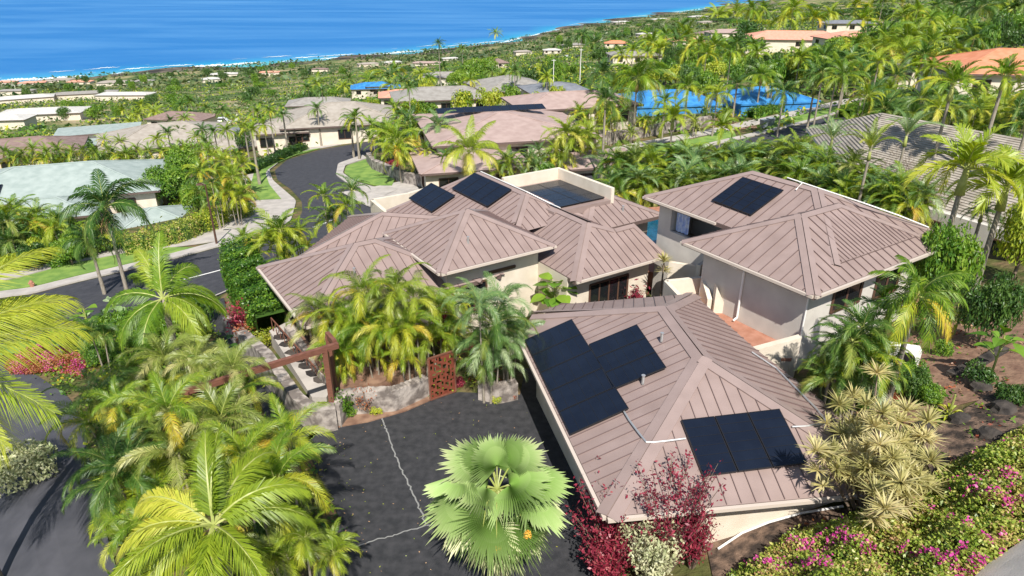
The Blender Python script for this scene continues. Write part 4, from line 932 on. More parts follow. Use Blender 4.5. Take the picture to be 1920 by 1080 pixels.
# air conditioner in the right garden
pm = U(1690, 672, 2.7); ac = thing('air_conditioner', 'white outdoor air conditioning unit in the planting right of the house', 'air conditioner', (pm[0], pm[1], hz(pm[0], pm[1])), R(-20))
mb = MB(); mb.box((0,0,.1), 1.1, .45, .85); mb.build('casing', MT['white'], ac)
mb = MB(); mb.tube([(.1,-.23,.5),(.1,-.25,.5)], .32, 20); mb.build('fan_grille', MT['panelf'], ac)
pm = HF.w(4.0, 12.6, 0)
pp = thing('drain_pipe', 'white garden pipe lying on the dark soil in front of the garage', 'pipe', U(1345, 1035, .4), 0, None, True)
pts = [np.array(ground(u, v)) + (0, 0, .12) for u, v in [(1345,1035),(1390,1005),(1440,985),(1500,968),(1580,955)]]
mb = MB(); mb.tube(pts, .035, 8); mb.build('pipe', MT['white'], pp)
# low retaining kerb in front of the garage
# ------------------------------------------------------------------ vegetation generators
def frond(mb, az, el0, L, curve, npair, lf, lw, droop=.4, vee=.25, base=(0,0,0), rnd=.4, hi=True, twist=0.0, start=.14, mi=0, rach=.018, jit=.12, rng=RS):
    ts = np.linspace(0, 1, 14); el = el0 - curve * ts ** 1.25
    seg = L / 13; h = np.r_[0, np.cumsum(np.cos(el[:-1]) * seg)]; zz = np.r_[0, np.cumsum(np.sin(el[:-1]) * seg)]
    ca, sa = math.cos(az), math.sin(az)
    def at(t): return np.interp(t, ts, h), np.interp(t, ts, zz), np.interp(t, ts, el)
    B = np.array(base)
    t = np.linspace(start, .99, npair); t = np.r_[t, t]; side = np.r_[-np.ones(npair), np.ones(npair)]
    hh, z_, e_ = at(t)
    bp = np.stack([hh*ca, hh*sa, z_], -1) + B
    tan = np.stack([np.cos(e_)*ca, np.cos(e_)*sa, np.sin(e_)], -1)
    up = np.stack([-np.sin(e_)*ca, -np.sin(e_)*sa, np.cos(e_)], -1)
    sd = np.stack([np.full_like(t, -sa), np.full_like(t, ca), np.zeros_like(t)], -1) * side[:, None]
    if twist: sd, up = sd*math.cos(twist) + up*math.sin(twist)*side[:, None], up*math.cos(twist) - sd*math.sin(twist)*side[:, None]
    fw = np.radians(38) + np.radians(32) * t + rng.randn(len(t)) * .07
    ll = lf * (np.sin(np.pi * np.clip(.12 + .82*t, 0, 1)) ** .65) * (1 + rng.randn(len(t)) * .06)
    vv = vee + rng.randn(len(t)) * jit
    d = tan * np.sin(fw)[:, None] + sd * np.cos(fw)[:, None] * np.cos(vv)[:, None] + up * (np.cos(fw) * np.sin(vv))[:, None]
    mid = bp + d * (ll * .5)[:, None]
    tip = mid + (d * .5 - np.array([0,0,1]) * droop * .5) * ll[:, None]
    ww = tan * lw / 2
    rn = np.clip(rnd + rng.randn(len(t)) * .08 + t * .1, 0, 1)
    if hi:
        V = np.stack([bp - ww*.6, bp + ww*.6, mid + ww, mid - ww, tip], 1); mb.arr(V, 5, [(0,1,2,3),(3,2,4)], mi, rn)
    else:
        V = np.stack([bp - ww, bp + ww, tip], 1); mb.arr(V, 3, [(0,1,2)], mi, rn)
    if rach:
        k = 8 if hi else 5; tt = np.linspace(0, 1, k); a_, b_, _ = at(tt)
        mb.tube([(x*ca + B[0], x*sa + B[1], y + B[2]) for x, y in zip(a_, b_)], [rach * (1.3 - t_) for t_ in tt], 4, 1, rnd)
def crown_mesh(kind, seed, hi=True):
    g = np.random.RandomState(seed); mb = MB()
    P_ = dict(areca=(14, 2.3, 1.35, 1.9, 36, .56, .055, .5, .4), coco=(18, 3.9, 1.5, 1.7, 64, .85, .06, .8, .05), royal=(16, 2.5, 1.5, 2.0, 42, .70, .06, .55, .3),
              fluffy=(18, 2.6, 1.6, 2.0, 48, .70, .055, .85, .0), xmas=(14, 1.9, 1.15, 1.9, 36, .56, .065, .4, .4), upr=(10, 2.9, .5, 1.5, 44, .55, .05, .3, .5), arch=(11, 3.0, .8, 2.7, 76, .66, .032, .6, .3))[kind]
    n_, L, low, cv, npr, lf, lw, dr, vee = P_
    if not hi: npr = int(npr * .5); lw *= 2.0
    for i in range(n_):
        q = i / (n_ - 1); az = i * 2.39996 + g.randn() * .15
        el0 = 1.35 - low * q * (.85 + .3 * g.rand()); Lk = L * (.78 + .3 * g.rand()) * (1 - .15 * (q < .12))
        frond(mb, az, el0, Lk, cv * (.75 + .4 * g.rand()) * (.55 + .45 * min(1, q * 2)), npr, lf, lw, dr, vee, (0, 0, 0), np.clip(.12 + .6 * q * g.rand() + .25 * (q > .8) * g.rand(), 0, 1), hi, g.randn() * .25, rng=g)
    # leaf bases
    mb.tube([(0,0,-.5),(0,0,-.1),(0,0,.25)], [.07,.09,.04], 7, 1, .3)
    return mb.mesh(kind + '_crown', [MT['areca'], MT['rib_leaf']])
CR = {}
def crown(kind, hi=True):
    key = (kind, hi)
    if key not in CR: CR[key] = [crown_mesh(kind, 100 + 7*i + len(kind), hi) for i in range(4 if hi else 3)]
    return CR[key]
def set_mat(o, m, slot=0):
    o.material_slots[slot].link = 'OBJECT'; o.material_slots[slot].material = MT[m] if isinstance(m, str) else m
TRK = {}
def trunk_mesh(key, r0, r1, lean, seed, ringed=True):
    k = (key, seed)
    if k not in TRK:
        g = np.random.RandomState(seed); mb = MB(); pts = []; rad = []
        for i in range(13):
            t = i / 12; pts.append((lean * t * t, .04 * math.sin(t * 5 + seed), t)); rad.append(r0 + (r1 - r0) * t + (.35 * r0 * (1 - t) ** 8) + (.012 * (i % 2) if ringed else 0))
        mb.tube(pts, rad, 9); me = mb.mesh(key, MT['trunk']); me.polygons.foreach_set('use_smooth', [True] * len(me.polygons)); TRK[k] = me
    return TRK[k]
def palm_at(p, h, kind, R_, label, group=None, lm='areca', hi=True, trunk='trunk', tr=.11, lean=0.0, name='palm', cat='palm tree', skirt=False, seed=None):
    """palm with its crown heart at height h above p; R_ = crown radius (m)"""
    seed = random.randrange(999) if seed is None else seed
    rz = random.uniform(0, 6.28); t = thing(name, label, cat, p, rz, group)
    base_R = dict(arch=1.6, areca=1.55, coco=3.0, royal=1.75, fluffy=1.9, xmas=1.35, upr=2.0)[kind]
    s_ = R_ / base_R * 1.0
    tm = trunk_mesh('palm_trunk', 1.0, .6, 0, seed % 3)
    o = link('trunk', tm, t, (0, 0, -.4)); o.scale = (tr, tr, h + .4); set_mat(o, trunk)
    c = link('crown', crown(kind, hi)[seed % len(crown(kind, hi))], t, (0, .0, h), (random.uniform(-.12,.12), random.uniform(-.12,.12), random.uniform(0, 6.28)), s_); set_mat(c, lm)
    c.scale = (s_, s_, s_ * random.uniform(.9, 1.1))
    if skirt:
        mb = MB(); g = np.random.RandomState(seed)
        for k in range(9): frond(mb, k*.7 + g.rand(), -.7 - .4*g.rand(), 1.0*s_, .8, 14, .35*s_, .06, .5, .1, (0,0,-.25*s_), .6, False, rng=g)
        sk = mb.build('dead_frond_skirt', [MT['sheath'], MT['sheath']], t); sk.location = (0, 0, h)
    if hi and kind in ('royal', 'fluffy', 'coco', 'xmas', 'upr'):
        mb = MB(); mb.tube([(0,0,-.75*s_),(0,0,-.4*s_),(0,0,.1)], [.095*s_+tr*.5,.12*s_,.06], 8); sh = mb.build('crown_shaft', MT['rib_leaf'] if kind != 'fluffy' else MT['sheath'], t, True); sh.location = (0, 0, h)
    return t
def palm(u, v, h, rpx, kind, label, **k):
    p = ground(u, v, h); q = (p[0], p[1], p[2] + h); return palm_at(p, h, kind, rpx * depth(q) / F_PX, label, **k)
def palm_b(ub, vb, vt, rpx, kind, label, **k):
    """trunk foot at (ub,vb), crown heart at image row vt"""
    p = ground(ub, vb); h = .5
    while h < 26:
        z = p[2] + h; d = p[1]*math.cos(PITCH)-(z-CH)*math.sin(PITCH)
        if 540 - F_PX*(p[1]*math.sin(PITCH)+(z-CH)*math.cos(PITCH))/d < vt: break
        h += .1
    return palm_at(p, h, kind, rpx * d / F_PX, label, **k)
CL_ = {}
def areca(u, v, h, rpx, label, nst=4, lm='areca', hi=True, spread=.9, group=None, name='areca_palm', kind='areca', lab2=None):
    """clump: several thin stems, each with its own crown; (u,v) = middle of the foliage at height h"""
    p = ground(u, v, h); d = depth((p[0], p[1], p[2] + h)); R_ = rpx * d / F_PX
    t = thing(name, label, 'palm', p, random.uniform(0, 6.28), group)
    cs = crown(kind, hi); br = dict(areca=1.55, xmas=1.35, upr=2.0, arch=1.6)[kind]
    for i in range(nst):
        a = i * 2.4 + random.random(); rr = R_ * .55 * spread * math.sqrt((i + .3) / nst) if nst > 1 else 0
        hh = h * ([1.0, .8, .58, .9, .5][i % 5] + random.uniform(-.06, .08)) if nst > 1 else h; s_ = R_ / br * (random.uniform(.78, 1.0) if nst > 1 else 1)
        x, y = rr * math.cos(a), rr * math.sin(a)
        st = link('stem', trunk_mesh('areca_stem', 1.0, .6, 0, i % 3), t, (x*.45, y*.45, -.3))
        L_ = hh + .3; st.scale = (.045, .045, math.hypot(L_, math.hypot(x, y)*.55)); st.rotation_euler = (-math.atan2(y*.55, L_), math.atan2(x*.55, L_), 0)
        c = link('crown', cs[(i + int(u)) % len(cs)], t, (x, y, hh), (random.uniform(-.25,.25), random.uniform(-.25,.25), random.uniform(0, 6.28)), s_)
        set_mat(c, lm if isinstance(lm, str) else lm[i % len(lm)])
    return t
def leaves_on(lobes, n, size, g, flat=.35, shell=.75, aspect=.45):
    """n leaf quads spread through the outer part of ellipsoid lobes -> (n,4,3), rnd"""
    L_ = np.array(lobes, float); vol = (L_[:, 3] * L_[:, 4] + L_[:, 4]*L_[:, 5] + L_[:, 3]*L_[:, 5]); k = g.choice(len(L_), n, p=vol / vol.sum())
    d = g.randn(n, 3); d /= np.linalg.norm(d, axis=1)[:, None]; d[:, 2] = np.where(d[:, 2] < -.35, -d[:, 2], d[:, 2])
    r = shell + (1 - shell) * g.rand(n) ** .6 + g.randn(n) * .05
    c = L_[k, :3] + d * r[:, None] * L_[k, 3:6]
    nr = d + g.randn(n, 3) * .55; nr[:, 2] += flat; nr /= np.linalg.norm(nr, axis=1)[:, None]
    a = np.cross(nr, g.randn(n, 3)); a /= np.linalg.norm(a, axis=1)[:, None]; b = np.cross(nr, a)
    s_ = size * (.65 + .7 * g.rand(n)); s2 = (s_ * aspect)[:, None]; s1 = s_[:, None]
    V = np.stack([c - a*s1*.5, c + b*s2*.5, c + a*s1*.5 - nr*s1*.12, c - b*s2*.5], 1)
    rn = np.clip(.25 + .35 * g.rand(len(L_))[k] + g.randn(n) * .16, 0, 1)
    return V, rn
def lump(R_, H_, nl, g, base=.35):
    out = [(0, 0, H_*(base + .3), R_*.62, R_*.62, H_*.36)]
    for i in range(nl):
        a = i*2.4 + g.rand(); q = g.rand() ** .5 * .62
        rr = R_ * (.28 + .22 * g.rand()); out.append((R_*q*math.cos(a), R_*q*math.sin(a), H_*(base + (1-base) * (.3 + .5*g.rand()*(1.1-q))), rr, rr, rr * min(1.0, .8 * H_ / R_ + .25)))
    return out
BM = {}
def bush_mesh(key, R_, H_, n, size, nl, seed, aspect=.45, flat=.35, base=.3, shell=.75, inner=True):
    k = (key, seed)
    if k not in BM:
        g = np.random.RandomState(seed); mb = MB(); lb = lump(R_, H_, nl, g, base)
        V, rn = leaves_on(lb, n, size, g, flat, shell, aspect); mb.arr(V, 4, [(0,1,2,3)], 0, rn)
        BM[k] = mb.mesh(key, [MT['leafg']])
    return BM[k]
def limbs(R_, H_, seed, r0):
    k = ('limbs', seed, round(r0, 2))
    g = np.random.RandomState(seed); mb = MB(); mb.tube([(0,0,-.3),(.03,.02,.25*H_),(0,.04,.5*H_)], [r0*1.2, r0, r0*.7], 8)
    for i in range(7):
        a = i*2.4 + g.rand(); q = .35 + .3*g.rand(); z0 = H_*(.25 + .25*g.rand())
        mb.tube([(0,.02,z0), (R_*q*.5*math.cos(a), R_*q*.5*math.sin(a), z0 + H_*.2), (R_*q*math.cos(a), R_*q*math.sin(a), z0 + H_*.42)], [r0*.5, r0*.32, r0*.12], 5)
    return mb
def tree(u, v, h, rpx, label, lm='leafg', hi=True, name='broadleaf_tree', cat='tree', group=None, base=.3, seed=None, stretch=None):
    """crown middle at (u,v) with half height; h = total height"""
    seed = random.randrange(5) if seed is None else seed
    p = ground(u, v, h * .62); d = depth((p[0], p[1], p[2] + h*.6)); R_ = rpx * d / F_PX
    t = thing(name, label, cat, p, random.uniform(0, 6.28), group)
    me = bush_mesh('crown_hi' if hi else 'crown_lo', 1.0, 1.0, 5200 if hi else 1500, .085 if hi else .14, 12, seed, base=base)
    c = link('crown', me, t, (0,0,0)); c.scale = (R_, R_, h); set_mat(c, lm)
    mb = limbs(1, 1, seed, .05); b_ = link('trunk', BM.setdefault(('limbm', seed), mb.mesh('tree_limbs', MT['bark'])), t, (0,0,0)); b_.scale = (R_, R_, h)
    return t
def shrub(u, v, h, rpx, label, lm='leafg', n='hi', name='shrub', cat='shrub', group=None, seed=None, aspect=1.0, rz=None):
    seed = random.randrange(5) if seed is None else seed
    p = ground(u, v, h * .5); d = depth((p[0], p[1], p[2] + h*.5)); R_ = rpx * d / F_PX
    me = bush_mesh('bush_' + n, 1.0, 1.0, {'hi': 3600, 'mid': 1500, 'lo': 500}[n], {'hi': .10, 'mid': .15, 'lo': .24}[n], 10, seed, base=.0)
    t = thing(name, label, cat, (p[0], p[1], p[2]-.05), random.uniform(0, 6.28) if rz is None else rz, group)
    c = link('foliage', me, t, (0,0,0)); c.scale = (R_, R_*aspect, h); set_mat(c, lm)
    return t
def hedge(label, pts, wd, h, lm='leafg', size=.09, dens=420, name='hedge', zb=None):
    q = resample(pts, 60); d = np.gradient(q, axis=0); nn = np.stack([-d[:, 1], d[:, 0]], -1); nn /= np.linalg.norm(nn, axis=1)[:, None]
    L_ = np.hypot(*np.diff(q, axis=0).T).sum(); n_ = int(L_ * (wd + 2*h) * dens); g = RS
    s_ = g.rand(n_) * 59; i = s_.astype(int); f = s_ - i; j = np.minimum(i + 1, 59)
    c = q[i]*(1-f)[:, None] + q[j]*f[:, None]; nv = nn[i]
    per = g.rand(n_) * (wd + 2*h); x = np.where(per < h, -wd/2, np.where(per < h + wd, per - h - wd/2, wd/2)); z = np.where(per < h, per, np.where(per < h + wd, h, wd + 2*h - per))
    z = z * (1 + .10*np.sin(s_*.55) + .07*np.sin(s_*1.7 + x*3)); x = x * (1 - .22*np.clip(z/h, 0, 1)**3 + .08*np.sin(s_*.8)) + g.randn(n_)*.08; z = z + g.randn(n_)*.07
    out = np.stack([nv[:, 0]*np.sign(x)*(z < h*.9), nv[:, 1]*np.sign(x)*(z < h*.9), (z > h*.85)*1.0], -1)
    c3 = np.c_[c + nv * x[:, None], (H(c[:, 0], c[:, 1]) if zb is None else np.full(n_, zb)) + z]
    nr = out + g.randn(n_, 3)*.55; nr /= np.linalg.norm(nr, axis=1)[:, None]
    a = np.cross(nr, g.randn(n_, 3)); a /= np.linalg.norm(a, axis=1)[:, None]; b = np.cross(nr, a); ss = (size*(.6+.8*g.rand(n_)))[:, None]
    mb = MB(); mb.arr(np.stack([c3-a*ss*.5, c3+b*ss*.3, c3+a*ss*.5, c3-b*ss*.3], 1), 4, [(0,1,2,3)], 0, np.clip(.35+g.randn(n_)*.2+.15*np.sin(s_*.9), 0, 1))
    # woody core so that light does not pass straight through
    core = MB(); zc = H(q[:, 0], q[:, 1]) if zb is None else np.full(60, zb); w2 = wd*.36
    V = np.concatenate([np.c_[q-nn*w2, zc-.1], np.c_[q-nn*w2, zc+h*.82], np.c_[q+nn*w2, zc+h*.82], np.c_[q+nn*w2, zc-.1]])
    core.add(V, [(k*60+m_, k*60+m_+1, (k+1)*60+m_+1, (k+1)*60+m_) for k in range(3) for m_ in range(59)])
    c0 = q.mean(0); t = thing(name, label, 'hedge', (c0[0], c0[1], hz(*c0)), 0, None, True)
    mb.build('foliage', MT[lm], t); core.build('woody_core', MT['leafd'], t); return t
def outside(x, y, e, pad=0.0):
    E_ = np.array(e); lo, hi = E_.min(0) - pad, E_.max(0) + pad; res = np.ones(len(x), bool)
    q = (x > lo[0]) & (x < hi[0]) & (y > lo[1]) & (y < hi[1])
    if q.any(): res[q] = inside_dist(x[q], y[q], e) > pad
    return res
def cover(name, polys, dens, size, lmix, hgt=.35, kind='stuff', zoff=0.0, clump=True, excl=True, seed=3, wavy=.0, up=.6, label=None):
    """low growth over garden beds: leaves in small tufts, draped on the ground"""
    g = np.random.RandomState(seed); mb = MB(); mats = [MT[m] for m in lmix]
    for poly in polys:
        P_ = np.array(poly); lo, hi = P_.min(0), P_.max(0); area = float(np.prod(hi - lo)); n_ = int(area * dens / (9 if clump else 1))
        x = lo[0] + g.rand(n_)*(hi[0]-lo[0]); y = lo[1] + g.rand(n_)*(hi[1]-lo[1]); ok = inside_dist(x, y, poly) == 0
        if excl:
            for e in EXCL: ok &= outside(x, y, e)
        x, y = x[ok], y[ok]
        if not len(x): continue
        z = H(x, y) + zoff; hh = hgt * (.4 + 1.1 * g.rand(len(x)) * (.6 + .4*np.sin(x*1.3) * np.cos(y*1.1)))
        tone = g.rand(len(x)); mi = g.randint(0, len(mats), len(x)) if len(mats) > 1 else np.zeros(len(x), int)
        if clump:
            r_ = 9; x = np.repeat(x, r_) + g.randn(len(x)*r_)*size*1.2; y = np.repeat(y, r_) + g.randn(len(y)*r_)*size*1.2; z = np.repeat(z, r_) + np.repeat(hh, r_) * g.rand(len(x)); tone = np.repeat(tone, r_); mi = np.repeat(mi, r_)
        else: z = z + hh * g.rand(len(x))
        n2 = len(x); c = np.stack([x, y, z], -1); nr = g.randn(n2, 3)*.6; nr[:, 2] += up + .4; nr /= np.linalg.norm(nr, axis=1)[:, None]
        a = np.cross(nr, g.randn(n2, 3)); a /= np.linalg.norm(a, axis=1)[:, None]; b = np.cross(nr, a); ss = (size*(.6+.8*g.rand(n2)))[:, None]
        V = np.stack([c-a*ss*.5, c+b*ss*.28, c+a*ss*.5, c-b*ss*.28], 1); rn = np.clip(.15+.5*tone+g.randn(n2)*.12, 0, 1)
        for k in range(len(mats)):
            s_ = mi == k
            if s_.any(): mb.arr(V[s_], 4, [(0,1,2,3)], k, rn[s_])
    o = mb.build(name, mats); return tag(o, label, None, None, kind)
def spiky(mb, c, n_, L, wd, g, mi=0, up=.25, rnd=.4, droop=.25):
    d = g.randn(n_, 3); d[:, 2] = np.abs(d[:, 2])*.8 + up - .25; d /= np.linalg.norm(d, axis=1)[:, None]
    s_ = np.cross(d, (0,0,1)); s_ /= (np.linalg.norm(s_, axis=1)[:, None] + 1e-6); LL = (L*(.75+.4*g.rand(n_)))[:, None]; c = np.array(c)
    m_ = c + d*LL*.5; t = m_ + d*LL*.5 - np.array([0,0,1])*LL*droop*.5
    V = np.stack([c - s_*wd*.4, c + s_*wd*.4, m_ + s_*wd*.5, m_ - s_*wd*.5, t], 1)
    mb.arr(V, 5, [(0,1,2,3),(3,2,4)], mi, np.clip(rnd + g.randn(n_)*.14, 0, 1))

# ------------------------------------------------------------------ footprints kept clear
for L_, R__ in ((LN, LS), (CL, CR_), (RN, RS_)): EXCL.append(px(L_) + px(R__)[::-1])
EXCL.append(COURT)
EXCL.append(px([(-170,545),(20,510),(150,485),(250,462),(330,440),(400,412),(440,392),(462,378),(560,378),(560,420),(418,463),(200,518),(60,553),(-170,602)]))
EXCL.append(px([(-260,1250),(-200,980),(-60,900),(40,850),(90,790),(60,740),(0,715),(-60,700),(-20,672),(60,700),(130,745),(160,800),(170,880),(190,960),(215,1060),(300,1250)]))
EXCL.append(px([(505,800),(470,720),(425,650),(385,600),(420,560),(435,630),(480,690),(545,745),(600,800)]))
EXCL.append([HF.w(a,b,0)[:2] for a, b in ((-9.3,-7),(-9.3,-1),(-3.5,-1),(-3.3,-.4),(1.8,-.4),(2,2),(7,2),(11,-1),(8.5,-8),(3,-11),(-3,-12),(-8,-9))])
EXCL.append([HF.w(a,b,0)[:2] for a, b in ((5.8,1.4),(5.8,11.7),(13.7,11.7),(14,1.4))])
EXCL.append([g1[:2], g2[:2], g3[:2], g4[:2], (9.5,24), g5[:2], (2.2,27)])
EXCL.append(px([(470,380),(490,340),(500,310),(600,275),(690,265),(760,250),(780,268),(700,300),(640,320),(700,345),(745,352),(800,362),(700,392)]))
def wp(l): return px(l)
# ------------------------------------------------------------------ ground cover and scrub (uncountable)
cover('ground_cover', [wp([(0,600),(200,590),(400,600),(460,690),(520,760),(575,840),(640,980),(590,1080),(560,1180),(240,1180),(215,1040),(185,930),(170,850),(150,770),(60,690)])], 55, .16, ['leafg','leafd','areca'], .45, seed=5, label='low mixed greenery under the palms left of the court')
cover('ground_cover', [wp([(-60,420),(250,395),(420,330),(470,340),(440,400),(380,440),(250,470),(100,500),(-60,540)])], 18, .26, ['leafg','leafy','leafd'], .7, seed=6, label='mixed garden greenery beyond the left street')
cover('ground_cover', [wp([(120,568),(235,588),(380,556),(440,560),(380,640),(300,640),(60,650)])], 30, .22, ['leafg','leafd'], .6, seed=16, label='garden greenery along the near side of the left street')
cover('ground_cover', [wp([(620,690),(960,650),(960,752),(900,760),(800,752),(650,790)])], 40, .14, ['leafg','leafy','leafo'], .35, seed=7, label='small plants in the planter under the entrance palms')
cover('ground_cover', [wp([(640,725),(700,718),(770,704),(802,680),(798,640),(600,660)])], 46, .13, ['leafg','leafy','leafo','leafg'], .3, seed=17, zoff=.72, excl=False, label='small yellow and green plants on top of the entrance planter')
cover('leaf_litter', [wp([(600,800),(860,745),(980,745),(1060,880),(1080,1080),(640,1080),(640,980)])], 1.6, .055, ['sheath','leafy'], .0, seed=18, clump=False, excl=False, zoff=.06, up=2, label='dry fallen leaves scattered on the asphalt court')
cover('leaf_litter', [wp([(600,800),(640,800),(700,960),(700,1080),(600,1080),(640,980),(585,850)])], 8, .055, ['sheath','leafy'], .0, seed=19, clump=False, excl=False, zoff=.06, up=2, label='dry fallen leaves gathered along the left edge of the court')
cover('ground_cover', [wp([(1700,800),(1960,700),(1980,790),(1850,850),(1740,880)])], 9, .12, ['leafd','leafo','leafg'], .3, seed=31, label='sparse low plants on the dark rocky slope at the right')
cover('ground_cover', [wp([(1330,1010),(1600,960),(1620,985),(1480,1040),(1360,1080)])], 8, .12, ['leafg','boug' if 'boug' in MT else 'leafy','leafo'], .3, seed=32, label='sparse low plants on the soil in front of the garage')
cover('ground_cover', [wp([(690,300),(1000,280),(1130,300),(1130,360),(1000,330),(880,320),(760,350)])], 14, .26, ['leafg','leafd'], .7, seed=8, label='low greenery between the roofs and the right street')
cover('ground_cover', [wp([(1140,330),(1500,250),(1760,330),(1760,460),(1560,360),(1400,310),(1200,370)])], 12, .28, ['leafd','leafg'], .9, seed=9, label='dark undergrowth of the palm thicket behind the houses')
cover('ground_cover', [wp([(1590,560),(1760,470),(1820,520),(1700,700),(1640,720),(1530,700)]), wp([(1560,730),(1640,700),(1800,740),(1760,790),(1600,760)])], 40, .15, ['leafg','leafd','leafg'], .4, seed=10, label='low green planting at the right of the two storey house')
cover('ground_cover', [wp([(1560,640),(1960,560),(2000,860),(1750,880),(1580,800)])], 16, .12, ['leafo','leafd','leafg','sheath'] , .2, seed=12, label='leaf litter and sparse weeds on the right garden soil')
cover('scrubland', [[(-330,150),(-60,110),(160,110),(420,170),(600,700),(200,900),(-500,600),(-420,300)]], .27, 1.4, ['scrub','leafd','scrub','leafy','leafg'], 2.0, seed=13, label='green scrub covering the slope between the far houses')
cover('scrubland', [[(-900,700),(-500,500),(200,800),(700,700),(1500,1500),(2300,3400),(900,3300),(-100,1650),(-700,1150)]], .014, 5.5, ['scrub','leafd','scrub'], 4.5, seed=14, label='distant green scrub on the coastal slope')
cover('scrubland', [[(-200,75),(-30,85),(120,80),(150,60),(330,110),(420,300),(0,260),(-300,180)]], .9, .7, ['leafg','leafy','leafd'], 1.6, seed=15, label='garden scrub between the houses in the middle distance')

# ------------------------------------------------------------------ bougainvillea bank (bottom right)
BK = px([(1360,1090),(1480,1010),(1600,975),(1700,935),(1760,890),(1850,850),(1960,790),(2060,800),(2060,960),(1940,1000),(1860,1060),(1780,1130),(1500,1200)])
def bank(name, poly, dens, size, m, hgt, seed, patch, label, thr=-9):
    g = np.random.RandomState(seed); P_ = np.array(poly); lo, hi = P_.min(0), P_.max(0); n_ = int(np.prod(hi-lo)*dens)
    x = lo[0] + g.rand(n_)*(hi[0]-lo[0]); y = lo[1] + g.rand(n_)*(hi[1]-lo[1])
    dd = inside_dist(x, y, poly); ok = dd == 0
    ptn = .8*np.sin(x*1.3+1)*np.cos(y*1.7) + .7*np.sin(x*4.1+y*3.3) + .9*np.cos(x*7.3-y*5.1)*np.sin(y*8.2+x*3)
    if patch is not None: ok &= (ptn + g.randn(n_)*.18) > patch
    x, y, ptn = x[ok], y[ok], ptn[ok]; edge = np.full(len(x), 1e9)
    for i in range(len(P_)):
        a, b = P_[i], P_[(i+1) % len(P_)]; t = np.clip(((x-a[0])*(b[0]-a[0])+(y-a[1])*(b[1]-a[1]))/((b-a)@(b-a)), 0, 1); edge = np.minimum(edge, np.hypot(x-a[0]-t*(b[0]-a[0]), y-a[1]-t*(b[1]-a[1])))
    top = hgt*np.clip(edge/.9, .15, 1)**.5*(.72+.30*np.sin(x*2.3)*np.cos(y*1.9)+.22*np.sin(x*5.1+y*3.7)*np.cos(y*4.3-x*1.2))
    z = H(x, y) + top*(1-.35*g.rand(len(x))**2) + g.randn(len(x))*.05
    n2 = len(x); c = np.stack([x,y,z], -1); nr = g.randn(n2,3)*.6; nr[:,2] += .8; nr /= np.linalg.norm(nr,axis=1)[:,None]
    a = np.cross(nr, g.randn(n2,3)); a /= np.linalg.norm(a,axis=1)[:,None]; b = np.cross(nr,a); ss = (size*(.6+.8*g.rand(n2)))[:,None]
    mb = MB(); mb.arr(np.stack([c-a*ss*.5,c+b*ss*.32,c+a*ss*.5,c-b*ss*.32],1), 4, [(0,1,2,3)], 0, np.clip(.45+.22*np.sin(x*2.2+y)*np.cos(y*3)+g.randn(n2)*.2,0,1))
    o = mb.build(name, MT[m]); return tag(o, label, None, None, 'stuff')
MT['boug'] = leafmat('bougainvillea_leaf', [(.12,.20,.025),(.30,.40,.05),(.50,.50,.12),(.52,.34,.16),(.46,.20,.13)], trans=.35)
bank('bougainvillea', BK, 1300, .085, 'boug', .95, 21, None, 'mass of small green and bronze bougainvillea leaves on the bottom right bank')
bank('bougainvillea_flowers', BK, 900, .08, 'pink', 1.04, 22, .9, 'magenta bougainvillea flowers over the bottom right bank')
mb = MB(); mb.prism([(x, y) for x, y in BK], -1, 0);  # dark soil mound under the foliage
g_ = np.array(BK); c_ = g_.mean(0); Vv = [(x*.97+c_[0]*.03, y*.97+c_[1]*.03, hz(x, y)) for x, y in BK]
HX = px([(8,690),(30,672),(80,655),(130,658),(165,680),(158,712),(110,700),(60,706),(20,704)])
bank('red_ground_flowers', HX, 1200, .08, 'leafo', .6, 23, None, 'low hedge of pink red flowering shrubs by the left drive')
bank('red_ground_flowers', HX, 500, .08, 'pink', .66, 24, .1, 'pink flowers topping the low red hedge by the left drive')
drape('lawn', px([(-60,640),(0,648),(60,640),(120,628)]), px([(-60,690),(0,668),(60,660),(120,650)]), .06, MT['lawn'], 20, 5)

# ------------------------------------------------------------------ hedges
hedge('tall clipped green hedge along the left side of the main house', [U(*p, .3)[:2] for p in [(448,478),(462,515),(480,550),(500,590),(512,608)]], 2.0, 2.1, 'leafg', .13, 330, zb=-.9)
hedge('clipped green and bronze hedge in front of the teal pyramid roof', px([(235,478),(290,466),(345,452),(372,438)]), 1.7, 1.4, 'boug', .14, 160)
hedge('yellow green clipped hedge at the inner corner of the pavement bend', px([(372,440),(395,430),(415,418)]), 2.0, 1.4, 'leafy', .14, 160)
hedge('long low hedge beside the verge at the road bend', px([(470,330),(500,312),(530,298),(570,282)]), 1.4, 1.0, 'leafd', .2, 90)
hedge('low green hedge along the right street below the blue tarpaulins', px([(1405,222),(1440,214),(1480,205)]), 1.5, 1.2, 'leafg', .22, 80)
hedge('low green hedge at the kerb before the tiled house', px([(1580,222),(1610,213),(1645,204)]), 2.2, 1.3, 'leafg', .22, 80)
hedge('bright green hedge mound below the long palm row on the slope', px([(30,258+30),(60,282),(90,278)]), 2.0, 1.5, 'leafy', .25, 60)

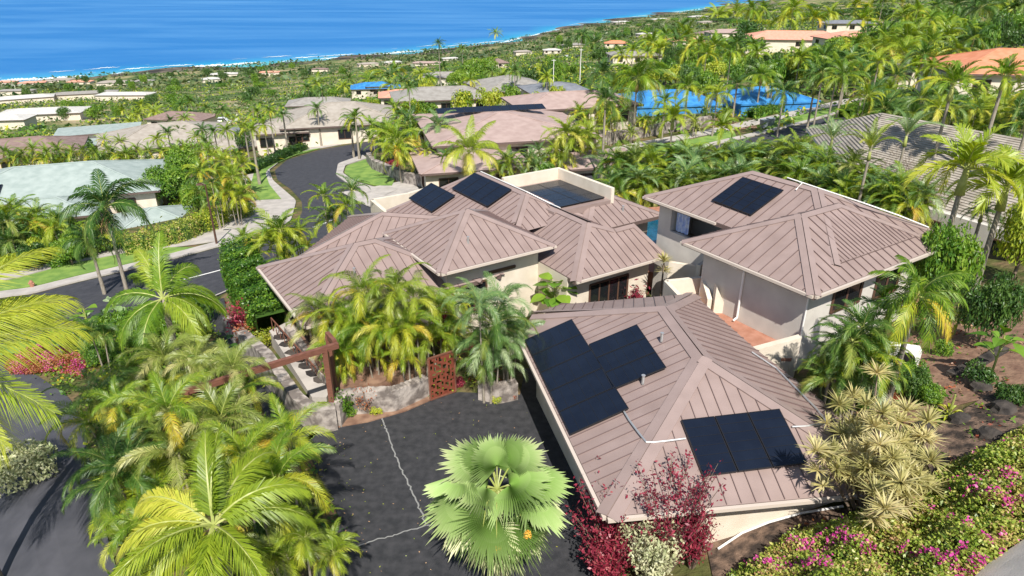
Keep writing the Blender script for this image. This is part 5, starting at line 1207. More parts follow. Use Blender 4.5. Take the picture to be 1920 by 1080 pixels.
# ------------------------------------------------------------------ hero fan palm at the bottom centre
def fan_palm():
    p = U(935, 1146, 0); hx = 4.3; t = thing('fan_palm', 'large silvery green fan palm with round pleated leaves over the asphalt court', 'palm tree', (p[0], p[1], 0))
    g = np.random.RandomState(4)
    mb = MB(); pts = [(0,0,-.1+hx*i/12*.985) for i in range(13)]; mb.tube(pts, [.17-.004*i+.008*(i%2) for i in range(13)], 12); mb.build('trunk', MT['trunk'], t, True).location = (0,0,0)
    mb = MB(); 
    for k in range(40): a = g.rand()*6.28; z0 = hx-.5+.5*g.rand(); mb.bar((.12*math.cos(a), .12*math.sin(a), z0), (.22*math.cos(a), .22*math.sin(a), z0-.25), .05, .02)
    mb.build('fibre', MT['sheath'], t).location = (0,0,0)
    # (azimuth deg in the world, elevation of the stalk, stalk length)
    spec = [(92,66,.9),(52,40,1.15),(138,40,1.1),(12,16,1.15),(172,14,1.15),(205,-4,1.2),(-20,-6,1.25),(232,-22,1.25),(-48,-24,1.3),(262,-20,1.15),(-74,-34,1.35),(250,-44,1.35),(-95,-44,1.4),(205,36,.5),(-25,40,.65),(100,18,1.3),(190,-38,1.3),(-8,-40,1.35),(75,48,1.1),(118,60,1.0),(30,-14,1.3),(158,-16,1.3)]
    for i, (azd, eld, sl_) in enumerate(spec):
        sl_ *= .66
        az, el = R(azd), R(eld); mb = MB(); rnd0 = .25 + .25*g.rand() + (.35 if eld < -30 else 0)
        d = np.array([math.cos(el)*math.cos(az), math.cos(el)*math.sin(az), math.sin(el)]); sd = np.array([-math.sin(az), math.cos(az), 0]); up = np.cross(d, sd); up = up if up[2] > 0 else -up
        o0 = np.array([0,0,hx]); e0 = o0 + d*sl_*.5; e1_ = o0 + d*sl_ - np.array([0,0,.04])
        mb.tube([o0, e0, e1_], [.028,.02,.016], 5, 1)
        ns = 48; Rr = 1.06*(.88+.2*g.rand()); tilt = -.22 - .35*g.rand(); roll = g.randn()*.28; sd, up = sd*math.cos(roll) + up*math.sin(roll), up*math.cos(roll) - sd*math.sin(roll)
        dd = d*math.cos(tilt) + up*math.sin(tilt); uu = np.cross(dd, sd); uu = uu if uu[2] > 0 else -uu
        span = R(235)
        pr = []
        for k in range(ns*2+1):
            th = -span/2 + span*k/(ns*2); fold = .085*(1 if k % 2 else -1)
            cup = .16*math.cos(th) - .20*(th/1.9)**2
            pr.append((th, fold, cup))
        def pt(th, r, fold, cup): return e1_ + (dd*math.cos(th) + sd*math.sin(th))*r*Rr + uu*(fold*r*2.2 + cup*r*r*Rr) - np.array([0,0,1])*(.55*max(0, r-.5)**1.6 + .06*r*r)
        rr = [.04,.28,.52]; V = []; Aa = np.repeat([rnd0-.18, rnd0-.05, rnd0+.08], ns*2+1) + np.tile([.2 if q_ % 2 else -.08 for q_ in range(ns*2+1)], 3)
        for r_ in rr:
            for th, f_, c_ in pr: V.append(pt(th, r_*(.86+.14*math.cos(th*.9)), f_, c_))
        m_ = len(pr); F = [(a*m_+k, a*m_+k+1, (a+1)*m_+k+1, (a+1)*m_+k) for a in range(2) for k in range(m_-1)]
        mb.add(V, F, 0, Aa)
        for k in range(ns):        # free leaflet tips
            k0, k1, k2 = 2*k, 2*k+1, 2*k+2; sc_ = (.86+.14*math.cos(pr[k1][0]*.9)); rl = (1.02 + .09*g.randn())*sc_
            b0 = 2*m_; tip = pt(pr[k1][0] + .02*g.randn(), rl, .01, pr[k1][2]); mb2 = [V[b0+k0], V[b0+k1], V[b0+k2], tip]
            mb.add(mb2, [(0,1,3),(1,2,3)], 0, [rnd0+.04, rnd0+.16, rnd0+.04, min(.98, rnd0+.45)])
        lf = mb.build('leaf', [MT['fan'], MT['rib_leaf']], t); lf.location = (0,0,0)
    for a, dn in ((200,.75),(250,1.6),(-20,1.2),(-50,1.35),(270,1.9)):
        mb = MB(); az = R(a); e = (1.15*math.cos(az), 1.15*math.sin(az), hx-.25-dn*.3); mb.tube([(0,0,hx),(e[0]*.6,e[1]*.6,hx+.15),e], [.014,.012,.01], 5, 1)
        V, rn = leaves_on([(*e,.10,.10,.14)], 120, .05, g); mb.arr(V, 4, [(0,1,2,3)], 0, rn); mb.build('flower_cluster', [MT['flower'], MT['rib_leaf']], t).location = (0,0,0)
fan_palm()
# ------------------------------------------------------------------ foreground left palms
def coconut(p, hx, fr_, L, label, seed, lm='coco', jit=1.0):
    t = thing('coconut_palm', label, 'palm tree', p); g = np.random.RandomState(seed)
    mb = MB(); mb.tube([(0,0,-.3),(.05,0,hx*.5),(0,0,hx)], [.17,.13,.12], 10); mb.build('trunk', MT['trunk'], t, True).location = (0,0,0)
    for i, (azd, eld, cv) in enumerate(fr_):
        mb = MB(); frond(mb, R(azd + 14*jit*g.randn()), R(eld + 6*jit*g.randn()), L*(.85+.25*g.rand()), cv, 150, L*.27, .034, .7, .05, (0,0,hx), .2+.45*g.rand(), True, g.randn()*.45, .10, 0, .03, .16, g)
        mb.build('frond', [MT[lm], MT['rib_leaf']], t).location = (0,0,0)
    return t
pq = U(-175, 700, 6.6); coconut((pq[0], pq[1], -1.2), 7.8, [(44,16,.8),(52,30,.9),(-14,14,.85),(-24,4,.9),(-45,0,1.0),(70,25,.9),(-70,0,1.1),(100,40,1.2),(180,20,1.2),(60,50,1.0),(-30,48,1.1),(240,10,1.2)], 4.5, 'huge yellow green coconut fronds reaching in from the left edge', 5, 'coco', .1)
pq = ground(400, 985, 4.2); coconut(pq, 4.2, [(95,66,1.1),(60,50,1.5),(22,38,1.7),(150,40,1.7),(185,28,1.6),(205,14,1.5),(232,8,1.4),(265,5,1.3),(300,2,1.3),(335,12,1.6),(0,20,1.6),(120,72,.9),(250,40,1.4),(170,10,1.5)], 2.5, 'bright green arching coconut palm nearest the camera at lower left', 8, 'coco')
pq = ground(305, 560, 4.6); coconut(pq, 4.6, [(100,78,.7),(130,60,1.3),(45,48,1.5),(15,30,1.7),(-20,22,1.6),(160,40,1.5),(190,25,1.5),(230,15,1.5),(270,5,1.4),(-55,10,1.5),(70,35,1.5)], 2.9, 'lime green palm with an upright spear leaf in front of the left street', 9, 'cocod')
A = areca
def AR(*a, **k): return A(*a, kind='arch', **k)
AR(320, 787, 4.0, 80, 'tall areca with bare leaning stem left of the timber arch', 2, ['areca','straw'])
AR(407, 775, 3.6, 82, 'areca with arching straw tinted fronds just left of the arch foot', 2, ['straw','areca'])
AR(317, 672, 3.4, 60, 'pale fronded areca behind the lime green palm', 2, ['straw','areca'])
AR(375, 675, 3.2, 50, 'pale arching areca between the drive and the timber beam', 2, ['straw','straw'])
AR(255, 695, 2.8, 52, 'areca clump right of the pink red hedge', 3, ['areca','straw'])
AR(440, 700, 3.4, 50, 'small pale feathery areca overhanging the drive by the lava wall', 2, ['straw','areca'])
AR(446, 862, 3.4, 66, 'areca with orange stems at the centre of the left bed', 2, ['areca','coco'])
AR(525, 820, 3.6, 76, 'areca leaning over the court below the drain strip', 2, ['areca','straw'])
AR(505, 915, 3.8, 88, 'wide areca at the court edge behind the nearest coconut palm', 3, ['areca','coco','straw'])
AR(560, 1010, 2.8, 62, 'small areca at the bottom edge beside the court', 2, ['coco','areca'])
AR(618, 1040, 2.0, 48, 'young palm on the court edge right of the small areca', 2, ['coco','leafy'])
AR(235, 880, 2.6, 82, 'dark shaded areca clump above the left drive', 4, ['dull','dull','areca'])
AR(255, 985, 2.6, 56, 'areca with yellowing fronds at the left edge of the nearest palm', 2, ['areca','coco'])
AR(185, 770, 2.6, 60, 'olive green areca beside the bend of the left drive', 3, ['dull','areca'])
AR(240, 765, 3.2, 54, 'olive areca right behind the bend of the left drive', 2, ['areca','straw'])
AR(178, 622, 2.2, 36, 'dark areca behind the pink red hedge', 2, ['dull'])
AR(95, 600, 2.2, 36, 'bushy dark palm left of the slim trunks', 2, ['dull','areca'])
palm_b(242, 560, 392, 78, 'fluffy', 'tall slim palm with drooping feather crown before the left street, front of two', lm='dull', trunk='trunk', tr=.13, skirt=True)
palm_b(196, 552, 452, 44, 'fluffy', 'shorter slim palm with a dead frond skirt beside the tallest left palm', lm='dull', tr=.12, skirt=True)
# big leaved plants
def bigleaf(u, v, h, rpx, label, lm='leafg', n_=14, name='broad_leaf_plant', wid=.34, seed=1, cat='plant', el=(75,15), dome=True):
    p = ground(u, v, h*.7); d = depth((p[0],p[1],p[2]+h)); R_ = rpx*d/F_PX; t = thing(name, label, cat, p, random.random()*6); g = np.random.RandomState(seed); mb = MB()
    for i in range(n_):
        az = i*2.4+g.rand()*.4; e_ = R(el[0]+(el[1]-el[0])*i/(n_-1)); L_ = R_*(.85+.3*g.rand()); z0 = h*(.35+.4*g.rand()) if dome else 0
        sc_ = .35; s0 = np.array([0,0,z0]); dv = np.array([math.cos(az)*math.cos(e_), math.sin(az)*math.cos(e_), math.sin(e_)]); sd = np.array([-math.sin(az), math.cos(az), 0])
        pts = [s0 + dv*L_*q - np.array([0,0,1])*L_*.5*q*q for q in (sc_,.5,.65,.8,.92,1.05)]; ws = [.02,.75,1,.85,.5,.02]
        mb.tube([s0, s0+dv*L_*sc_-np.array([0,0,1])*L_*.5*sc_**2], [.02,.012], 4, 1)
        V = []; 
        for q, w_ in zip(pts, ws): V += [q - sd*w_*L_*wid*.5 + (0,0,w_*.03), q - (0,0,.02), q + sd*w_*L_*wid*.5 + (0,0,w_*.03)]
        mb.add(V, [(3*k+j, 3*k+j+1, 3*k+j+4, 3*k+j+3) for k in range(5) for j in range(2)], 0, .2+.5*g.rand())
    mb.tube([(0,0,-.2),(0,0,h*.8)], [.05,.03], 6, 1)
    return link('foliage', mb.mesh('big_leaves', [MT[lm], MT['rib_leaf']]), t, (0,0,0)) and t
bigleaf(158, 585, 2.4, 30, 'large leaved elephant ear plant before the left street', 'leafg', 14, wid=.6, seed=3)
bigleaf(212, 572, 2.0, 30, 'silvery fan leaved plant beside the left street', 'silver', 16, wid=.5, seed=4)
bigleaf(1040, 540, 3.0, 55, 'lush broad leaved plant against the cream wall between the house wings', 'leafg', 26, wid=.55, seed=5)
bigleaf(1015, 500, 3.4, 34, 'upright broad leaved plant in the corner of the house wings', 'leafg', 12, wid=.45, seed=6, el=(85,40))
bigleaf(168, 850, 1.0, 24, 'single banana like leaves at the edge of the left drive', 'leafg', 6, wid=.5, seed=7)
bigleaf(1880, 640, 2.2, 62, 'banana plant with long paddle leaves at the right edge', 'leafg', 12, 'banana_plant', wid=.32, seed=8, el=(80,20))
bigleaf(1800, 590, 1.4, 26, 'small yellow green rosette shrub on the right garden soil', 'leafy', 16, wid=.3, seed=9)
bigleaf(1790, 745, 1.0, 40, 'spiky bright green plant above the dark slope at the right', 'leafy', 24, 'spiky_plant', wid=.12, seed=10, el=(80,10), dome=False)
bigleaf(340, 600+20, 1.6, 36, 'glossy broad leaves under the lime green palm', 'leafg', 14, wid=.5, seed=11)
bigleaf(420, 640, 1.6, 30, 'glossy broad leaves beside the side drive', 'leafd', 14, wid=.5, seed=12)
# round and clipped bushes by the left
shrub(28, 868, 1.9, 82, 'round pale yellow green bush on the island of the left drive', 'leafw', seed=1, aspect=.9)
shrub(75, 470, 1.6, 40, 'dark rounded shrub beyond the left street', 'leafd', 'mid'); shrub(30, 440, 2.4, 45, 'frangipani like grey green shrub at the left edge', 'leafd', 'mid')
shrub(25, 490, 1.0, 30, 'bright green low shrub by the far pavement', 'leafg', 'mid'); shrub(110, 490, .9, 26, 'low shrub right of the bright green one by the far pavement', 'leafg', 'mid'); shrub(150, 475, .9, 26, 'low fluffy shrub nearest the palm trunks across the street', 'leafg', 'mid')
bigleaf(70, 485, .9, 30, 'yellow striped grassy plant beyond the far pavement', 'leafy', 26, 'spiky_plant', wid=.1, seed=13, dome=False)
bigleaf(125, 478, .9, 24, 'second yellow striped grassy plant nearer the palm trunks', 'leafy', 26, 'spiky_plant', wid=.1, seed=14, dome=False)
shrub(452, 392, 1.6, 34, 'yellow green dome bush at the pavement bend', 'leafy', seed=2); shrub(447, 365, 1.8, 36, 'bronze green dome bush behind the yellow green one', 'boug', seed=3); shrub(430, 335, 2, 30, 'olive dome bush under the palm row at the bend', 'boug', 'mid')
shrub(400, 395, 1.8, 28, 'brown tinged shrub left of the dome bushes', 'boug', 'mid')
tree(300, 338, 4.2, 62, 'dense dark green round tree beside the teal hip roof', 'leafg', base=.05, seed=1)
tree(365, 365, 3.6, 40, 'dark green spreading tree behind the clipped hedge', 'leafg', base=.1, seed=2)
tree(345, 310, 5, 40, 'green tree behind the dense round tree', 'leafg', seed=3)
shrub(530, 240, 2.4, 30, 'grey green flowering bush under the palms at the bend', 'leafd', 'mid'); shrub(545, 268, 1.8, 24, 'glossy dark shrub with pale flowers at the bend', 'leafd', 'mid'); shrub(577, 268, 1.3, 9, 'red leaved shrub beside the white pillar', 'leafo', 'mid')
shrub(610, 262, 1.2, 14, 'small green shrub right of the white pillar', 'leafg', 'mid'); shrub(490, 235, 2.6, 22, 'olive bush left of the flowering bush', 'leafy', 'mid')
shrub(735, 306, 1.2, 17, 'dark red leaved shrub above the curved lava wall', 'leafr', 'mid'); shrub(905, 300, 1.6, 16, 'dark red ti plant beside the modern house post', 'leafr', 'mid')
# palms left, middle distance: (crown u, v, height, radius px, kind, material, words)
rows = [
 ('slim street palms along the road bend', 'slender palm over the road bend', [(463,245,348,24,'royal','areca',487),(533,218,290,17,'royal','dull',541),(593,205,275,19,'royal','dull',603),(655,222,300,26,'royal','areca',674),(645,232,296,22,'royal','dull',664)]),
 ('palms against the sea in the centre', 'lone palm standing against the sea', [(822,82,165,13,'coco','dull',826),(870,92,150,12,'coco','dull',868),(920,57,100,14,'coco','areca',930)]),
 ('palms on the right street', 'slim palm of the right street row', [(1323,173,225,19,'xmas','coco',1323),(1363,160,226,27,'royal','dull',1373),(1417,143,215,34,'fluffy','areca',1417),(1447,160,210,16,'royal','areca',1441),(1517,158,248,38,'xmas','dull',1512),(1602,150,244,42,'xmas','dull',1602),(1743,162,405,52,'xmas','areca',1722),(1837,145,430,42,'xmas','areca',1800),(1897,175,430,40,'xmas','areca',1866)]),
 ('tall pale trunked palms at the upper right', 'pale trunked palm near the top right', [(1403,18,72,26,'royal','areca',1400),(1430,20,68,24,'royal','areca',1425),(1480,18,80,28,'royal','areca',1477),(1650,-12,60,30,'royal','areca',1644),(1672,-14,56,26,'royal','areca',1668),(1827,14,80,38,'fluffy','dull',1822),(1862,6,62,30,'royal','areca',1860),(1905,8,76,30,'royal','dull',1900)]),
 ('tall palms before the modern house', 'tall palm before the modern house', [(1087,67,150,19,'fluffy','dull',1087),(1123,190,342,34,'royal','dull',1127),(1187,150,252,56,'fluffy','areca',1187),(1120,140,240,36,'royal','dull',1124),(1240,190,262,26,'royal','areca',1240)]),
]
for grp, words, it in rows:
    it = sorted(it)
    for i, (u, v, vb, r_, kd, lm, ub) in enumerate(it):
        palm_b(ub, vb, v, r_, kd, '%s, %s of %s' % (words, ordn(i, len(it)), ['','one','two','three','four','five','six','seven','eight','nine','ten'][len(it)]), group=grp, lm=lm, hi=r_ > 30, tr=.14 if r_ > 30 else .16)
# clumps and rows of arecas
def clumps(grp, words, it, hi=None, nst=3, name='areca_palm', kind='areca'):
    it = sorted(it)
    for i, (u, v, h, r_, lm) in enumerate(it): A(u, v, h, r_, '%s, %s' % (words, ordn(i, len(it))), nst, lm, (r_ > 30) if hi is None else hi, group=grp, name=name, kind=kind)
clumps('areca row on the slope behind the teal roof', 'areca in the long row behind the big teal roof', [(u, 285 + (6 if k % 2 else 0) - u*.01, 4.0, 24, ['areca','dull'] if k % 3 else ['areca']) for k, u in enumerate(range(15, 385, 24))])
clumps('yellowish arecas at the left edge', 'yellowish areca clump below the teal roof at the left', [(25,395,3,40,['areca','coco']),(62,405,3,42,['areca']),(108,415,3,38,['areca','coco']),(10,420,3,36,['dull'])])
clumps('palms between dense tree and street bend', 'green palm clump between the round tree and the bend', [(375,322,4.6,32,['areca','dull']),(412,300,5,36,['coco','dull']),(432,335,4.2,32,['areca']),(400,345,4,26,['dull','areca']),(392,280,5,26,['areca']),(445,290,4.5,26,['areca','coco'])])
clumps('palms by the left wing of the main house', 'palm clump between the street and the left wing roof', [(462,448,2.6,30,['areca','dull']),(520,442,3.2,50,['areca','coco']),(562,436,2.8,30,['coco'])], nst=4)
clumps('pair of palms behind the left wing', 'small palm behind the left wing roof by the road', [(612,375,4.2,36,['areca','dull']),(655,368,4.4,34,['dull','areca'])], nst=3)
clumps('entrance palm clumps', 'areca clump in the entrance garden between wall and house', [(600,580,3.2,50,['straw','areca']),(645,600,3.0,48,['areca','coco']),(690,560,3.8,58,['areca','coco']),(735,545,4.4,58,['coco','straw']),(778,572,3.8,55,['coco','areca']),(820,575,3.1,50,['areca','coco']),(700,622,2.6,52,['areca','coco']),(762,628,2.7,48,['areca','coco']),(648,655,2.0,38,['areca']),(848,572,2.8,40,['areca','straw'])], nst=3, kind='arch')
clumps('whitish palms at the entrance gate', 'silvery green palm clump right of the entrance gate', [(908,575,4.4,60,['silver','dull']),(950,570,4.0,50,['silver','dull']),(922,640,2.8,42,['dull','silver']),(955,640,2.6,38,['silver','dull'])], nst=3, kind='arch')
clumps('arecas around the modern house', 'areca clump beside the curved lava wall and modern house', [(750,272,4,42,['areca','coco']),(722,245,4,32,['areca']),(700,232,4,26,['areca','dull']),(770,235,4.4,34,['dull','areca']),(745,205,4.4,26,['areca']),(800,285,3,30,['areca']),(835,300,2.4,30,['dull','areca']),(950,300,2.4,32,['coco','dull']),(1000,300,2.2,30,['dull','silver']),(1010,285,2.5,26,['silver'])])
clumps('bright palms right of the modern house', 'bright palm clump right of the modern house', [(1068,245,4.6,42,['coco']),(1100,250,3.6,34,['coco','areca']),(1040,285,2.6,28,['areca']),(1090,215,4,30,['areca']),(1150,205,4.2,30,['areca','dull'])])
coc2 = ground(880, 290, 4); palm_at(coc2, 4.2, 'coco', 2.9, 'young coconut palm with stiff bright fronds below the modern house', lm='coco', tr=.15); palm(822, 238, 4.6, 34, 'royal', 'grey green palm with white trunk left of the young coconut palm', lm='silver', tr=.15)
palm(1345, 178, 5, 30, 'fluffy', 'yellowish palm screening the gap between the blue tarpaulin roofs', lm='coco'); palm(1290, 165, 5.5, 30, 'royal', 'green palm in front of the left blue tarpaulin roof', lm='areca'); palm(1470, 175, 5, 30, 'fluffy', 'green palm in front of the right blue tarpaulin roof', lm='dull'); palm(1262, 222, 3.6, 38, 'xmas', 'short bright palm on the street bank right of the tall ones', lm='coco'); palm(1353, 240, 4.4, 32, 'xmas', 'bright upright palm at the kerb gap of the right street', lm='coco', tr=.1)
g_ = np.random.RandomState(77)
th_it = []
for k, u in enumerate(range(1150, 1760, 34)):
    base_v = np.interp(u, [1150,1300,1400,1450,1575,1650,1760], [300,302,292,288,312,335,372])
    th_it.append((u, float(base_v + g_.uniform(-4,4)), 3.8, 44, [['areca','dull','straw'],['straw','silver'],['coco','dull','areca'],['silver','areca','coco']][k % 4]))
clumps('thicket front row behind the houses', 'palm in the upper row of the thicket behind the roofs', th_it, nst=4)
th_it = []
for k, u in enumerate(range(1165, 1400, 32)): th_it.append((u, float(np.interp(u, [1150,1400], [345,328])), 3.4, 42, [['dull','areca','straw'],['silver','coco'],['areca','straw']][k % 3]))
for k, u in enumerate(range(1410, 1700, 32)): th_it.append((u, float(np.interp(u, [1410,1700], [305,385])), 3.2, 42, [['areca','coco'],['silver','straw'],['areca','dull']][k % 3]))
clumps('thicket rear row against the roofs', 'palm in the lower row of the thicket against the brown roofs', th_it, nst=4)
palm(1632, 282, 6, 50, 'upr', 'bright fan like palm rising from the thicket centre', lm='coco'); palm(1700, 255, 6.5, 52, 'upr', 'silvery palm with upswept fronds above the tiled roof', lm='silver'); palm(1560, 262, 5, 44, 'upr', 'silvery palm left of the upswept one above the thicket', lm='silver')
palm(1812, 318, 6.5, 88, 'xmas', 'big bright green palm before the tiled roof with bare trunk', lm='coco', tr=.16); palm(1888, 350, 5.5, 84, 'xmas', 'big bright green palm at the right edge before the tiled roof', lm='coco', tr=.16); palm(1842, 400, 4, 30, 'xmas', 'small palm under the big pair before the tiled roof', lm='dull')
# right garden palms
clumps('palms beside the two storey house', 'areca clump against the right wall of the two storey house', [(1575,650,3.0,62,['dull','areca']),(1625,630,3.4,70,['dull','areca','silver']),(1600,690,2.2,48,['dull']),(1655,670,2.2,52,['areca','dull'])], nst=4)
palm(1720, 555, 4.4, 85, 'fluffy', 'leaning palm with yellow green drooping crown right of the house', lm='areca', tr=.11); palm(1665, 590, 3.4, 55, 'xmas', 'feathery palm between the wall clump and the leaning palm', lm='dull', tr=.1)
tree(1775, 488, 4.6, 74, 'light green papaya like tree at the right corner of the brown roofs', 'leafg', base=.45, seed=2); tree(1925, 440, 4.2, 62, 'bright green tree cut by the right edge', 'leafy', base=.2, seed=4); tree(1860, 560, 3.5, 60, 'dark shaded tree behind the banana plant', 'leafd', base=.2, seed=1)
shrub(1610, 735, 1.3, 40, 'bushy green shrub between the garage roof edge and the dracaena', 'leafg'); shrub(1720, 715, 1.3, 38, 'dark green shrub behind the spiky bright plant', 'leafd'); shrub(1540, 700, 1.1, 26, 'small green shrub against the terrace wall foot', 'leafg'); shrub(1700, 700, 1.2, 42, 'green shrub on the soil below the air conditioner', 'leafg'); shrub(1655, 720, 1.0, 36, 'bushy green shrub right of the garage roof edge', 'leafg'); shrub(1590, 715, 1.1, 36, 'leafy shrub at the right garage eave', 'leafg'); shrub(1745, 735, .9, 34, 'green shrub with red tips above the dark slope', 'leafg'); shrub(1675, 745, .6, 16, 'small red leaved shrub above the dracaena', 'leafo', 'mid')
shrub(1840, 700, .9, 34, 'dark low shrub left of the banana plant foot', 'leafd', 'mid'); shrub(1900, 735, .9, 36, 'dark low shrub at the right edge on the rocky slope', 'leafd', 'mid'); shrub(1770, 650, .8, 22, 'tiny green shrub beside the leaning palm trunk', 'leafg', 'mid')
# stepped stone at right, boulders
def boulder(u, v, r_, label, m='rock', seed=1):
    p = ground(u, v); g = np.random.RandomState(seed); mb = MB(); n_ = 7; V = []
    for i in range(5):
        for k in range(8): a = k*math.pi/4; e = -.6+i*.5; q = r_*(1+.22*g.randn()*.6)*max(.15, math.cos(e)); V.append((q*math.cos(a), q*math.sin(a)*.8, r_*.7*math.sin(e)))
    mb.add(V, [(i*8+k, i*8+(k+1)%8, (i+1)*8+(k+1)%8, (i+1)*8+k) for i in range(4) for k in range(8)] + [tuple(32+k for k in range(8))])
    o = mb.build('boulder', MT[m]); o.location = p; o.rotation_euler = (0,0,g.rand()*6); tag(o, label, 'rock'); return o
for i, (u, v, r_, lb) in enumerate([(1840,730,.45,'dark lava boulder at the top of the dark slope'),(1880,770,.5,'dark lava boulder near the right edge of the dark slope'),(1800,790,.4,'dark lava boulder in the middle of the dark slope'),(1735,805,.35,'dark lava boulder right beside the dracaena'),(1860,820,.4,'dark lava boulder just above the flowering bank'),(1720,955,.28,'pale stone on the flowering bank near the garage corner'),(1745,950,.2,'small pale stone beside the larger pale one on the bank')]): boulder(u, v, r_, lb, 'lavaw' if i > 4 else 'rock', i+3)
o = rockwall('low concrete kerb retaining the right garden soil', px([(1780,710),(1830,690),(1880,660)]), .25, .35, m='rock')
# ------------------------------------------------------------------ shrubs around the garage
def dracaena():
    p = ground(1655, 860, 1.8); d = depth((p[0],p[1],p[2]+1.8)); t = thing('dracaena_shrub', 'huge spiky cream striped dracaena shrub at the garage right corner', 'shrub', p); g = np.random.RandomState(9)
    heads = [(1600,745),(1625,760),(1655,775),(1575,760),(1700,770),(1740,790),(1640,800),(1600,800),(1690,830),(1735,825),(1590,850),(1620,850),(1650,835),(1560,850),(1530,845),(1660,890),(1690,905),(1720,900),(1625,880),(1745,865),(1640,925),(1700,930),(1740,915),(1660,955),(1600,900),(1570,880),(1675,860),(1715,860),(1645,700),(1685,790),(1610,820),(1580,815),(1700,880)]
    mb = MB(); st = MB()
    for u, v in heads:
        hh = 2.2 + .5*math.sin(u*.05) + g.randn()*.25 - max(0, (v-880))*.008 + (.35 if v < 800 else 0)
        q = np.array(ground(u, v, hh)); q = q + (0,0,hh) - np.array(p); spiky(mb, q, 60, .56, .045, g, up=.35, rnd=.2+.5*g.rand())
        st.tube([(q[0]*.25,q[1]*.25,0),(q[0]*.6,q[1]*.6,q[2]*.5),(q[0],q[1],q[2])], [.05,.035,.02], 5)
        for _ in range(2): spiky(mb, q*np.array([.75,.75,.6+.2*g.rand()]) + g.randn(3)*.2, 30, .45, .045, g, rnd=.6)
    link('foliage', mb.mesh('dracaena_heads', [MT['drac']]), t, (0,0,0)); link('stems', st.mesh('dracaena_stems', [MT['bark']]), t, (0,0,0))
dracaena()
def wispy(u, v, h, rpx, label, lm, n_=26, nl=42, size=.11, name='shrub', seed=1, spread=1.0, aspect=.45):
    p = ground(u, v, h*.6); d = depth((p[0],p[1],p[2]+h*.6)); R_ = rpx*d/F_PX; t = thing(name, label, 'shrub', p); g = np.random.RandomState(seed); mb = MB(); st = MB()
    n_ = int(n_*1.5); nl = int(nl*.75)
    for i in range(n_):
        a = g.rand()*6.28; q = R_*math.sqrt(g.rand())*spread; hh = h*(.55+.5*g.rand()); e = np.array([q*math.cos(a), q*math.sin(a), hh])
        st.tube([(e[0]*.1,e[1]*.1,-.1),(e[0]*.5,e[1]*.5,hh*.55),tuple(e)], [.02,.014,.006], 4)
        k = nl; tt = .35 + .65*g.rand(k); base = np.stack([e[0]*tt, e[1]*tt, hh*(tt**.85)], -1) + g.randn(k,3)*size*.8
        nr = g.randn(k,3)*.7; nr[:,2] += .6; nr /= np.linalg.norm(nr,axis=1)[:,None]; aa = np.cross(nr,g.randn(k,3)); aa /= np.linalg.norm(aa,axis=1)[:,None]; b = np.cross(nr,aa); ss = (size*(.6+.8*g.rand(k)))[:,None]
        mb.arr(np.stack([base-aa*ss*.5,base+b*ss*aspect*.5,base+aa*ss*.5,base-b*ss*aspect*.5],1), 4, [(0,1,2,3)], 0, np.clip(.2+.4*g.rand()+g.randn(k)*.15,0,1))
    link('foliage', mb.mesh('leaves', [MT[lm]]), t, (0,0,0)); link('stems', st.mesh('stems', [MT['bark']]), t, (0,0,0)); return t
wispy(1148, 970, 3.0, 84, 'dark red leaved shrub at the left front corner of the garage', 'leafr', 46, 60, .12, seed=1)
wispy(1262, 965, 3.4, 86, 'taller airy crimson shrub before the garage front wall', 'leafr', 60, 75, .11, seed=2)
wispy(1140, 1040, 1.8, 60, 'low crimson shrub at the bottom edge beside the fan palm', 'leafr', 40, 60, .12, seed=3)
wispy(1225, 1035, 2.2, 62, 'pale cream green variegated shrub between the crimson shrubs', 'leafw', 46, 70, .12, seed=4)
wispy(1305, 1010, 1.8, 40, 'small crimson shrub right of the cream green one', 'leafr', 24, 50, .11, seed=5)
wispy(1190, 960, 2.0, 30, 'pale green shrub tips between the two tall crimson shrubs', 'leafw', 12, 50, .11, seed=6)
wispy(685, 745, 1.3, 24, 'airy pinkish twiggy shrub before the stone planter', 'leafo', 20, 16, .09, seed=7)
wispy(640, 755, 1.3, 22, 'glossy green climber around the timber post', 'leafg', 22, 60, .11, seed=8)
wispy(612, 665, 3.2, 18, 'green climber on top of the timber beam', 'leafg', 8, 40, .11, seed=9)
shrub(655, 768, .6, 20, 'low bright green plant at the foot of the timber post', 'leafg', 'mid')
for i, (u, v, lm, w_) in enumerate([(705,765,'leafy','leftmost low yellow green plant along the planter foot'),(735,752,'leafw','pale yellow plant along the planter foot'),(762,745,'leafy','yellow plant near the palm stems along the planter foot'),(778,738,'leafo','orange leaved plant beside the gate panel'),(930,745,'leafy','yellow plant at the foot of the right planter wall'),(958,738,'leafo','orange leaved plant right of the silvery palms'),(860,715,'leafr','red plant just inside the entrance gate')]): shrub(u, v, .5, 16, w_, lm, 'mid')
wispy(838, 612, 2.4, 26, 'bright crimson ti plant behind the entrance gate', 'leafr', 12, 60, .26, seed=11, aspect=.3)
wispy(1193, 560, 1.5, 16, 'small crimson ti plant beside the sliding door', 'leafr', 8, 50, .22, seed=12, aspect=.3)
wispy(447, 600, 2.2, 18, 'crimson ti plants at the end of the clipped hedge', 'leafr', 10, 60, .22, seed=13, aspect=.3)
wispy(462, 625, 1.4, 24, 'red and yellow croton shrubs on top of the lava wall', 'leafo', 18, 50, .14, seed=14)
wispy(495, 632, 1.0, 20, 'yellow green shrub beside the path railing', 'leafy', 16, 50, .1, seed=15)
